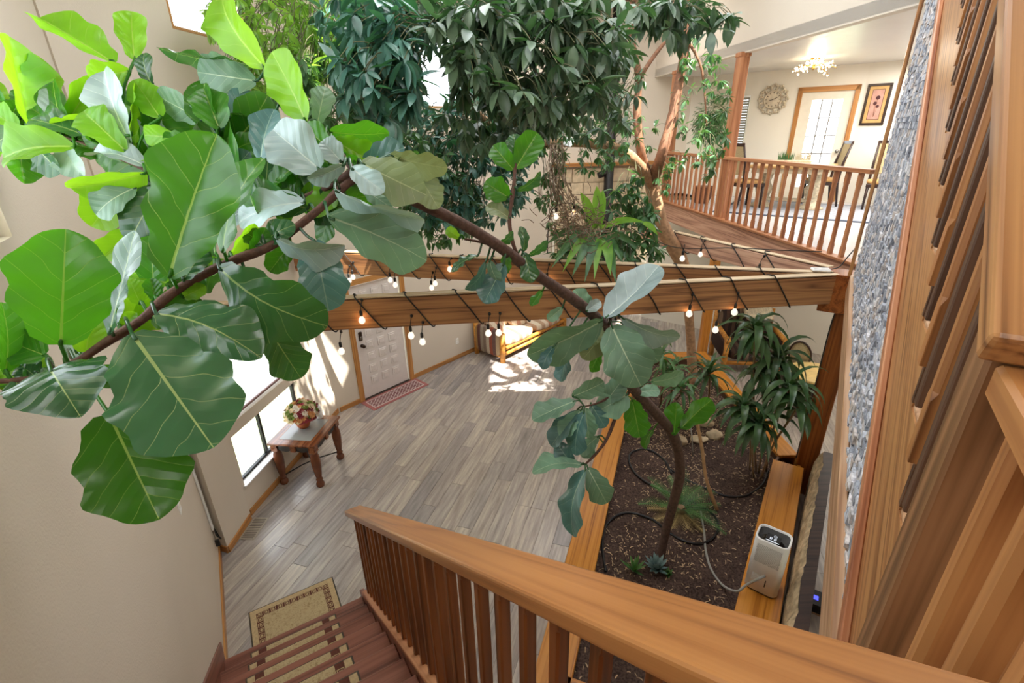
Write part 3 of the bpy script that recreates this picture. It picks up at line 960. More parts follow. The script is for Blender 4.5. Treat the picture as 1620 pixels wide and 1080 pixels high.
def soil_mat():
    m, nt, b = mk('dark_soil')
    tc = N(nt, 'TexCoord')
    n1 = N(nt, 'TexNoise', Scale=3.0, Detail=8.0, Roughness=0.7)
    n2 = N(nt, 'TexNoise', Scale=55.0, Detail=5.0)
    for n in (n1, n2): nt.links.new(tc.outputs['Object'], n.inputs['Vector'])
    c = ramp(nt, n1.outputs['Fac'], [(0.3, '#4a3a34'), (0.6, '#66524a'), (0.8, '#7d685c')])
    d = ramp(nt, n2.outputs['Fac'], [(0.35, '#5a5a5a'), (0.62, '#ffffff'), (0.75, '#ffffff')])
    nt.links.new(mixc(nt, 0.7, c, d, 'MULTIPLY'), b.inputs['Base Color'])
    b.inputs['Roughness'].default_value = 0.95
    b.inputs['Specular IOR Level'].default_value = 0.15
    bump(nt, b, n2.outputs['Fac'], 0.8, 0.02)
    return m
M['soil'] = soil_mat()
ST = 0.045
idx, vs, fs = {}, [], []
def sv(i, j):
    if (i, j) not in idx:
        idx[(i, j)] = len(vs)
        x, y = i * ST, j * ST
        vs.append((x, y, soil_z(x, y)))
    return idx[(i, j)]
for i in range(0, 90):
    for j in range(40, 185):
        if in_poly((i + .5) * ST, (j + .5) * ST, loop):
            fs.append((sv(i, j), sv(i + 1, j), sv(i + 1, j + 1), sv(i, j + 1)))
o = mesh('soil', vs, fs, M['soil'], smooth=True)
tag(o, 'dark brown bare soil filling the wooden planter bed', 'soil', kind='stuff')
M['chips'] = plain('dry_mulch', '#c2a684', 0.9, 0, 0.35, 9)
vs, fs = [], []
nch = 0
while nch < 3200:
    x, y = R.uniform(0.3, 3.3), R.uniform(2.3, 7.7)
    if not in_poly(x, y, loop): continue
    dens = 0.18 + 0.82 * min(1, max(0, (noise.noise(V((x * 1.3, y * 1.3, 9))) + 0.35 + (x - 1.9) * 0.35 + (y - 4.6) * .12)))
    if R.random() > dens: continue
    nch += 1
    L, W_, H_ = R.uniform(.014, .046), R.uniform(.0018, .0048), .004
    a = R.uniform(0, PI); tl = R.uniform(-.3, .3)
    dx, dy = math.cos(a), math.sin(a)
    z = soil_z(x, y) + .006
    b0 = len(vs)
    for s, hh in ((-1, 0), (0, 1), (1, 0)):
        for q in (-1, 1):
            vs.append((x + dx * L * s / 2 - dy * W_ * q, y + dy * L * s / 2 + dx * W_ * q, z + tl * L * s / 2 + hh * .006))
    for s in (0, 2):
        fs.append((b0 + s, b0 + s + 1, b0 + s + 3, b0 + s + 2))
o = mesh('mulch', vs, fs, M['chips'])
tag(o, 'pale dry mulch scraps and fallen leaves strewn over the dark soil', 'mulch', kind='stuff')

# rocks
M['rock'] = plain('pale_limestone_rock', '#c9b596', 0.85, 0, 0.25, 14, 0.5)
def rock(label, c, r, seed, group='limestone rocks in the planter'):
    bm = bmesh.new()
    bmesh.ops.create_icosphere(bm, subdivisions=3, radius=1)
    for v in bm.verts:
        d = 1 + 0.28 * noise.noise(v.co * 1.3 + V((seed * 7, 0, 0))) + 0.10 * noise.noise(v.co * 3.6 + V((0, seed * 5, 0)))
        v.co = V((v.co.x * r[0] * d, v.co.y * r[1] * d, v.co.z * r[2] * d))
    o = from_bm('rock', bm, M['rock'], smooth=True, mw=Matrix.Translation(c))
    return tag(o, label, 'rock', group)
for lab, (px, py), r, sd in (('pale rock nearest the long bare stake, at the far side of the soil', (1119, 664), (.10, .075, .07), 1),
                             ('rounded pale rock at the right of the rock group beside the dracaena', (1131, 684), (.105, .085, .075), 2),
                             ('pale rock at the left of the rock group, behind the fig trunk', (1076, 694), (.095, .08, .075), 3),
                             ('flat brownish rock in the middle of the rock group', (1106, 692), (.11, .08, .04), 4)):
    c = ptz(px, py, 0.40); c.z = soil_z(c.x, c.y) + r[2] * .55
    rock(lab, c, r, sd)
# long bare stake, thin canes
M['stake'] = plain('bare_stick', '#b08a62', 0.7, 0, 0.15, 20)
def soilpt(px, py, dz=0.0):
    p = ptz(px, py, 0.36)
    for _ in range(3):
        p = ptz(px, py, soil_z(p.x, p.y))
    return p + V((0, 0, dz))
b0 = soilpt(1135, 806, -0.01)
tp = pt(1100, 655, (b0 - EYE).dot(_F) - 0.25)
path = smooth_path([tuple(b0), tuple(b0.lerp(tp, .32) + V((-.045, 0, .01))), tuple(b0.lerp(tp, .65) + V((-.012, 0, 0))), tuple(tp)], 6)
tag(tube('stake', path, [.021] * 5 + [.018] * (len(path) - 5), M['stake'], seg=8), 'long bare pale stick leaning up out of the soil', 'stick')
# black irrigation hose
M['hose'] = plain('black_hose', '#17171a', 0.35, 0, 0.1)
def hose(name, label, cat, pts, rad, mat, k=7, lift=0.012):
    P3 = []
    for p in pts:
        if len(p) == 2:
            q = soilpt(*p); q.z += lift
        else: q = V(p)
        P3.append(tuple(q))
    return tag(tube(name, smooth_path(P3, k), rad, mat, seg=8), label, cat)
hose('garden_hose', 'thin black hose looping over the soil around the fig trunk', 'hose',
     [(958, 905), (953, 860), (962, 828), (990, 812), (1030, 822), (1060, 845), (1085, 858), (1110, 861), (1130, 850), (1136, 832), (1128, 815), (1105, 800), (1070, 785), (1030, 768), (1005, 750), (995, 730), (1000, 716), (1025, 712), (1050, 728), (1062, 750)], 0.013, M['hose'])
hose('garden_hose', 'black hose running from behind the stick toward the dracaena', 'hose',
     [(1062, 745), (1090, 762), (1120, 775), (1150, 786), (1180, 785), (1205, 768), (1215, 745)], 0.012, M['hose'])

# live-edge slab beside the planter
M['bark'] = plain('grey_tan_bark', '#b5a07f', 0.9, 0, 0.4, 16, 0.8)
M['slab'] = wood('dark_slab_wood', '#3d2a22', '#31211b', '#201511', 0.45, 8, 0.05, 0.05)
slb = thing('log_slab', 'dark live edge log slab with pale bark standing against the planter', 'log slab', (2.9, 3.6, 0))
A, B = V((1.62, 1.92, 0)), V((3.56, 4.68, 0))
d = (B - A).normalized(); n = V((d.y, -d.x, 0))
vs, fs = [], []
NS = 60
for i in range(NS + 1):
    p = A.lerp(B, i / NS)
    wv = 0.022 * noise.noise(V((i * .21, 0, 0))) + 0.016 * noise.noise(V((i * .7, 4, 0)))
    for z, off in ((0.0, -.01), (0.35, -.02), (0.52, -.015), (0.64, .012), (0.70, .045)):
        w2 = wv + 0.014 * noise.noise(V((i * .9, z * 9, 2)))
        q = p + n * (off + w2) + V((0, 0, z + (0.012 * noise.noise(V((i * .8, 8, 0))) if z > .6 else 0)))
        vs.append(q)
for i in range(NS):
    for k in range(4):
        a = i * 5 + k
        fs.append((a, a + 5, a + 6, a + 1))
mesh('bark_edge', vs, fs, M['bark'], slb, smooth=False)
vs, fs = [], []
for i in range(NS + 1):
    p = A.lerp(B, i / NS)
    wv = 0.022 * noise.noise(V((i * .21, 0, 0))) + 0.016 * noise.noise(V((i * .7, 4, 0)))
    for z, off in ((0.0, .02 + wv), (0.705, .045 + wv), (0.705, .14), (0.0, .14)):
        q = p + n * off + V((0, 0, z)); vs.append(q)
for i in range(NS):
    for k in range(4):
        a = i * 4 + k; b = i * 4 + (k + 1) % 4
        fs.append((a, a + 4, b + 4, b))
fs += [(0, 1, 2, 3), (NS * 4 + 3, NS * 4 + 2, NS * 4 + 1, NS * 4)]
mesh('slab', vs, fs, M['slab'], slb)

# ------------------------------------------------------------------ air purifier
M['grille'] = plain('perforated_white', '#c9c9c8', 0.5, 0, 0.03)
M['hole'] = plain('dark_vent', '#3d3d3f', 0.7)
M['panel'] = plain('black_gloss_panel', '#141518', 0.12, 0, 0.1)
M['lcd'] = emit('display_white', '#dfe6f0', .7)
PU = frame(BW.n * 0.97 + BW.u * -0.09, (0, 0, 1), BW.at(3.765, 0.105, ZC))
pu = thing('air_purifier', 'white air purifier with black top panel standing on the planter cap', 'air purifier', BW.at(3.765, 0.105, ZC))
def rrect(w_, d_, r, n=6):
    o = []
    for cx, cy, a0 in ((w_ / 2 - r, d_ / 2 - r, 0), (-w_ / 2 + r, d_ / 2 - r, 90), (-w_ / 2 + r, -d_ / 2 + r, 180), (w_ / 2 - r, -d_ / 2 + r, 270)):
        for k in range(n + 1):
            a = math.radians(a0 + 90 * k / n)
            o.append((cx + r * math.cos(a), cy + r * math.sin(a)))
    return o
def loft(name, rings, mat, parent, mw, smooth=True, cap0=True, cap1=True):
    n = len(rings[0][0]); vs = []; fs = []
    for ring, z in rings: vs += [(x, y, z) for x, y in ring]
    for i in range(len(rings) - 1):
        for k in range(n):
            fs.append((i * n + k, i * n + (k + 1) % n, i * n + n + (k + 1) % n, i * n + n + k))
    if cap0: fs.append(tuple(reversed(range(n))))
    if cap1: fs.append(tuple(range(len(vs) - n, len(vs))))
    return mesh(name, vs, fs, mat, parent, smooth, mw)
PWd, PDp, PH = 0.262, 0.215, 0.575
loft('foot', [(rrect(PWd - .02, PDp - .02, .05), 0.0), (rrect(PWd - .02, PDp - .02, .05), 0.025)], M['black'], pu, PU)
body = loft('body', [(rrect(PWd, PDp, .055), 0.022), (rrect(PWd, PDp, .055), PH - .006), (rrect(PWd - .008, PDp - .008, .052), PH), (rrect(PWd - .026, PDp - .026, .045), PH), (rrect(PWd - .03, PDp - .03, .044), PH - .022)], M['white'], pu, PU)
tp_ = loft('control_panel', [(rrect(PWd - .032, PDp - .032, .043), PH - .03), (rrect(PWd - .032, PDp - .032, .043), PH - .016)], M['panel'], pu, PU)
for (lo, hi) in (((-.055, -.045, PH - .017), (.055, .025, PH - .012)),):
    box('control_pad', lo, hi, M['black'], tp_, 0.002, mw=PU)
box('status_light', (-.05, -.062, PH - .017), (.05, -.057, PH - .0125), M['lcd'], tp_, 0, mw=PU)
vs, fs = tube_data([(0.010 + .012 * math.cos(2 * PI * k / 16), 0.008 + .012 * math.sin(2 * PI * k / 16), PH - .0115) for k in range(17)], .0014, 4, caps=False)
mesh('power_symbol', vs, fs, M['lcd'], tp_, mw=PU)
bm = bmesh.new()
for sx in (-.026, .006):      # two seven-segment digits of the display
    for (x0, y0, x1, y1) in ((0, 0, .018, .003), (0, .012, .018, .015), (0, .024, .018, .027), (0, 0, .003, .013), (.015, .012, .018, .027), (0, .014, .003, .027), (.015, 0, .018, .013)):
        bm_box(bm, (sx + x0 * .9, -.042 + y0, PH - .012), (sx + x1 * .9, -.042 + y1, PH - .0112))
from_bm('digits', bm, M['lcd'], tp_, mw=PU)['kind'] = 'stuff'
bm = bmesh.new()
for i in range(22):
    for j in range(24):
        x, z = -.095 + .19 * (i + .5 * (j % 2)) / 22, PH - .235 + .185 * j / 23
        bm_box(bm, (x - .0017, -PDp / 2 - .0012, z - .0017), (x + .0017, -PDp / 2 + .001, z + .0017))
o = from_bm('vent_holes', bm, M['hole'], body, mw=PU); o['kind'] = 'stuff'
box('slot', (.022, -PDp / 2 - .0015, .10), (.030, -PDp / 2 + .001, .175), M['hole'], body, 0, mw=PU)
bm = bmesh.new()
for j in range(7):
    bm_box(bm, (-.085, -PDp / 2 - .0012, .13 + j * .012), (-.085 + R.uniform(.05, .085), -PDp / 2 + .001, .134 + j * .012))
o = from_bm('rating_print', bm, M['grille'], body, mw=PU); o['kind'] = 'stuff'
M['cable'] = plain('grey_cable', '#9c9a94', 0.5, 0, 0.05)
sock = PU @ V((.015, -PDp / 2 - .01, .235))
cb_pts = [tuple(soilpt(1108, 812) + V((0, 0, .03)))] + [tuple(soilpt(x, y) + V((0, 0, .012))) for x, y in ((1114, 845), (1116, 870), (1124, 900), (1142, 926))] + [tuple(V(ptz(1165, 935, 0.47)))] + [tuple(PU @ V((-.10, -PDp / 2 - .07, .10)))] + [tuple(PU @ V((-.03, -PDp / 2 - .05, .20))), tuple(sock)]
tag(tube('power_cable', smooth_path(cb_pts, 7), 0.011, M['cable']), 'grey cable from the white purifier curling across the soil', 'cable')
# power station on the lower floor beside the slab
pb = V((2.80, 3.24, 0))
ps = thing('power_station', 'black box with blue display on the floor beside the log slab', 'power box', pb)
mwp = frame(BW.n, (0, 0, 1), pb)
box('case', (-.11, -.10, 0), (.11, .10, .10), M['black'], ps, 0.008, mw=mwp)
box('tray', (-.12, -.11, 0.0), (.12, .11, .012), M['oak_edge'], ps, 0.002, mw=mwp)
box('display', (-.03, -.03, .098), (.035, .02, .104), emit('blue_display', '#4a50ff', 2.0), ps, 0.001, mw=mwp)
tag(tube('black_cord', smooth_path([(2.86, 3.16, .06), (2.95, 3.05, .10), (2.98, 2.9, .02), (2.80, 2.8, .01), (2.7, 2.6, .01)], 6), .008, M['hose']), 'black cord curling from the black box with the blue display', 'cord')
tag(tube('black_cord', smooth_path([(3.0, 3.36, .008), (3.05, 3.2, .01), (2.98, 2.98, .01), (2.85, 2.5, .01)], 6), .008, M['hose']), 'black cord lying on the floor right of the black box', 'cord')
# ------------------------------------------------------------------ fiddle-leaf fig
def leaf_mat(name, top, vein, rough, trans, tcol, dust=0.0, ribs=5.2, spec=0.5):
    m, nt, b = mk(name)
    out = nt.nodes['Material Output']
    tc = N(nt, 'TexCoord'); sp = N(nt, 'SeparateXYZ')
    nt.links.new(tc.outputs['UV'], sp.inputs[0])
    def math_(op, a, b2=None, c=None):
        n = N(nt, 'Math', operation=op)
        for i, x in enumerate((a, b2, c)):
            if x is None: continue
            if hasattr(x, 'is_linked'): nt.links.new(x, n.inputs[i])
            else: n.inputs[i].default_value = x
        return n.outputs[0]
    ax = math_('ABSOLUTE', sp.outputs[0])
    mid = math_('LESS_THAN', ax, math_('MULTIPLY_ADD', sp.outputs[1], -0.0085, 0.0115))
    no = N(nt, 'TexNoise', Scale=9.0, Detail=2.0)
    nt.links.new(tc.outputs['Object'], no.inputs['Vector'])
    f = math_('FRACT', math_('MULTIPLY_ADD', math_('MULTIPLY_ADD', ax, -0.95, sp.outputs[1]), ribs, math_('MULTIPLY', no.outputs['Fac'], 0.9)))
    d = math_('ABSOLUTE', math_('SUBTRACT', f, 0.5))
    sv = math_('SMOOTH_MIN', 1.0, math_('MAXIMUM', 0.0, math_('MULTIPLY', math_('SUBTRACT', 0.018, d), 80.0)), 0.01)
    v = math_('MAXIMUM', mid, math_('MULTIPLY', sv, 0.75))
    puff = math_('MULTIPLY', d, 2.0)
    oi = N(nt, 'ObjectInfo')
    hs = N(nt, 'HueSaturation')
    mr = N(nt, 'MapRange'); mr.inputs['To Min'].default_value = 0.72; mr.inputs['To Max'].default_value = 1.2
    nt.links.new(oi.outputs['Random'], mr.inputs['Value']); nt.links.new(mr.outputs[0], hs.inputs['Value'])
    t = srgb(top)
    base_ = ramp(nt, no.outputs['Fac'], [(0.3, tuple(x * .8 for x in t[:3]) + (1,)), (0.7, tuple(min(1, x * 1.15) for x in t[:3]) + (1,))])
    nt.links.new(base_, hs.inputs['Color'])
    col = mixc(nt, v, hs.outputs[0], srgb(vein))
    nt.links.new(col, b.inputs['Base Color'])
    b.inputs['Roughness'].default_value = rough
    b.inputs['Specular IOR Level'].default_value = spec
    hgt = math_('SUBTRACT', puff, math_('MULTIPLY', v, 1.2))
    bump(nt, b, hgt, 0.16, 0.010)
    tl = N(nt, 'BsdfTranslucent')
    tcx = mixc(nt, v, srgb(tcol), tuple(x * .7 for x in srgb(tcol)[:3]) + (1,))
    nt.links.new(tcx, tl.inputs['Color'])
    mx = N(nt, 'MixShader'); mx.inputs[0].default_value = trans
    nt.links.new(b.outputs[0], mx.inputs[1]); nt.links.new(tl.outputs[0], mx.inputs[2])
    nt.links.new(mx.outputs[0], out.inputs['Surface'])
    return m
FL = {
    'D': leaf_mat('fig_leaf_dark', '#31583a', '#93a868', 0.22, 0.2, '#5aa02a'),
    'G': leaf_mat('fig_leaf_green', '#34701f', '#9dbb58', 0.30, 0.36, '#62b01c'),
    'Y': leaf_mat('fig_leaf_backlit', '#6fae26', '#b5d864', 0.33, 0.50, '#a2dc22'),  # glow of backlit leaves painted in as yellow-green
    'P': leaf_mat('fig_leaf_dusty_sheen', '#a3b9bc', '#c8d6d0', 0.30, 0.12, '#8fb070'),  # dust plus the sky sheen of lit leaf tops, put into the colour
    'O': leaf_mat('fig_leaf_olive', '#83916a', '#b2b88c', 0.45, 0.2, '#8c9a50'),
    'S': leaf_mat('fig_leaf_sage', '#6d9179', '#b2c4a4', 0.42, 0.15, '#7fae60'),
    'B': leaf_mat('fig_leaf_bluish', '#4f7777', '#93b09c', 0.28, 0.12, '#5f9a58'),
}
M['fig_bark'] = plain('fig_bark', '#553f36', 0.85, 0, 0.35, 40, 0.6)
M['fig_bark2'] = plain('fig_twig_bark', '#573a2f', 0.8, 0, 0.3, 60, 0.5)
PROF = [(0, .04), (.03, .24), (.09, .38), (.2, .50), (.32, .62), (.46, .80), (.6, .95), (.72, 1.0), (.83, .90), (.91, .68), (.96, .44), (.99, .2), (1, .01)]
def prof(t):
    for (a, x), (b, y) in zip(PROF, PROF[1:]):
        if t <= b: return x + (y - x) * (t - a) / (b - a)
    return 0.02
fig = thing('fiddle_leaf_fig', 'tall fiddle leaf fig with huge violin shaped leaves leaning over the room', 'fig tree', soilpt(1043, 888))
MAIN = [(1043, 892, 4.68, .040), (1052, 845, 4.6, .040), (1064, 800, 4.5, .042), (1076, 745, 4.35, .045), (1066, 690, 4.15, .044), (1035, 650, 3.95, .042), (1000, 612, 3.65, .038), (975, 570, 3.4, .036), (958, 520, 3.1, .034), (935, 495, 2.95, .033), (900, 468, 2.75, .031), (850, 435, 2.5, .029), (790, 390, 2.25, .026), (720, 348, 2.0, .024), (650, 315, 1.8, .021), (600, 288, 1.7, .019), (560, 270, 1.62, .018)]
BR = [[(600, 288, 1.7, 0.0133), (560, 284, 1.64, 0.0133), (500, 335, 1.58, 0.0133), (430, 388, 1.5, 0.0133), (380, 408, 1.45, 0.0133), (330, 430, 1.42, 0.0133), (270, 465, 1.38, 0.0126), (225, 505, 1.35, 0.0126), (170, 540, 1.32, 0.0118), (120, 572, 1.3, 0.0096), (60, 597, 1.28, 0.0074), (-40, 605, 1.25, 0.0059)],
      [(560, 270, 1.62, 0.0118), (500, 305, 1.66, 0.0111), (440, 318, 1.68, 0.0104), (350, 297, 1.7, 0.0096), (290, 284, 1.72, 0.0089), (230, 268, 1.74, 0.0081), (190, 245, 1.76, 0.0067)],
      [(230, 268, 1.74, 0.0074), (120, 222, 1.80, 0.0059), (30, 203, 1.84, 0.0052)],
      [(560, 270, 1.62, 0.0096), (515, 215, 1.70, 0.0081), (484, 190, 1.75, 0.0067), (420, 108, 1.80, 0.0044)],
      [(350, 297, 1.7, 0.0059), (350, 250, 1.72, 0.0052), (345, 215, 1.74, 0.0037)],
      [(836, 424, 2.44, .012), (815, 395, 2.38, .010), (806, 350, 2.36, .010), (812, 300, 2.38, .009), (816, 250, 2.40, .007)],
      [(1000, 612, 3.65, .016), (980, 645, 3.6, .013), (962, 690, 3.56, .012), (945, 715, 3.52, .010), (925, 735, 3.5, .008)],
      [(990, 605, 3.6, .010), (955, 633, 3.55, .009), (925, 643, 3.52, .007)],
      [(800, 397, 2.3, .009), (770, 385, 2.25, .007), (735, 378, 2.2, .005)],
      [(958, 520, 3.1, .012), (966, 506, 3.0, .01), (962, 492, 2.95, .007)],
      [(1066, 690, 4.15, .012), (1072, 680, 4.05, .009), (1078, 668, 4.0, .006)]]
def chain(ps, k=5):
    q = smooth_path(ps, k)
    return [pt(a, b, c) for a, b, c, r in q], [r for a, b, c, r in q]
NODES = []
def limb(name, ps, mat, seg=10, knob=0.1):
    P3, rr = chain(ps)
    for (a, b, c, r) in smooth_path(ps, 5): NODES.append((a, b, c))
    rr = [r * (1 + knob * noise.noise(p * 14)) for r, p in zip(rr, P3)]
    tube(name, P3, rr, mat, fig, seg)
limb('trunk', MAIN, M['fig_bark'], 12)
for b in BR: limb('branch', b, M['fig_bark2'], 8, 0.3)
def fig_leaf(bx, by, tx, ty, wpx, cls, dz=0.0, tdz=0.0, curl=None, seed=0):
    rg = random.Random(seed * 31 + int(bx * 7 + ty))
    nx, ny, nd = min(NODES, key=lambda n: (n[0] - bx) ** 2 + (n[1] - by) ** 2)
    B = pt(bx, by, nd + dz)
    T = pt(tx, ty, nd + dz + tdz)
    ax = T - B
    L = ax.length
    dmid = nd + dz + tdz / 2
    app = wpx / FPX * dmid
    nat = 0.62 * L
    wid = max(app, min(nat, app * 2.2))
    roll = math.acos(min(1, app / wid)) * rg.choice((-1, 1))
    a = ax.normalized()
    nr = (EYE - (B + T) / 2)
    nr = (nr - a * nr.dot(a)).normalized()
    nr = Matrix.Rotation(roll, 3, a) @ nr
    sd = a.cross(nr).normalized()
    if curl is None: curl = rg.uniform(-0.05, 0.16)
    fold = rg.uniform(0.02, 0.2) * (1 if roll == 0 else 1.4) + (rg.uniform(0, .3) if cls in 'YGP' and wpx < 100 else 0)
    ph, fq, am = rg.uniform(0, 6.28), rg.uniform(13, 22), rg.uniform(.018, .045) * L
    nT, nS = 20, 10
    rnd = max(0.15, min(.85, (wid / L - .5) * 2.2))
    vs, uv, fs = [], [], []
    for i in range(nT + 1):
        t = 1 - (1 - i / nT) ** 1.7
        el = math.sin(PI * min(1, t * .93 + .07)) ** .62 * (1 if t < .999 else .05)
        hw = wid / 2 * (prof(t) * (1 - rnd) + el * rnd)
        hw_l = hw * (1 + .09 * math.sin(t * fq + ph)); hw_r = hw * (1 + .09 * math.sin(t * fq * .9 + ph + 2))
        for j in range(nS + 1):
            s = j / nS * 2 - 1
            x = s * (hw_l if s < 0 else hw_r)
            z = curl * L * math.sin(PI * t) + fold * abs(x) * 1.2 - 0.35 * abs(s) ** 3 * hw * 0.35 * math.sin(t * 5 + ph)
            z += am * s * s * math.sin(t * fq + ph + (0 if s > 0 else 1.7)) * math.sin(PI * min(1, t * 1.1))
            z += .012 * L * (1 - abs(s)) * math.sin(t * 44) * .25
            p = B + ax * t + sd * x + nr * z
            vs.append(p); uv.append((x / L, t))
    for i in range(nT):
        for j in range(nS):
            q = i * (nS + 1) + j
            fs.append((q, q + 1, q + nS + 2, q + nS + 1))
    o = mesh('leaf', vs, fs, FL[cls], fig, True, uvs=uv)
    # petiole
    node = pt(nx, ny, nd)
    g = (B - node).length
    if 0.012 < g < 0.5:
        mid = node.lerp(B, .55) + V((0, 0, .015 + .08 * g)) * (1 if by < ny + 20 else -.3)
        pv, pf = tube_data(smooth_path([tuple(node), tuple(mid), tuple(B), tuple(B + ax * .06)], 3), .0042 * (1 + dmid * .1), 6)
        mesh('petiole', pv, pf, FL['G'] if cls in 'YG' else FL['D'], o, True, uvs=[(0.2, .3)] * len(pv))
    return o
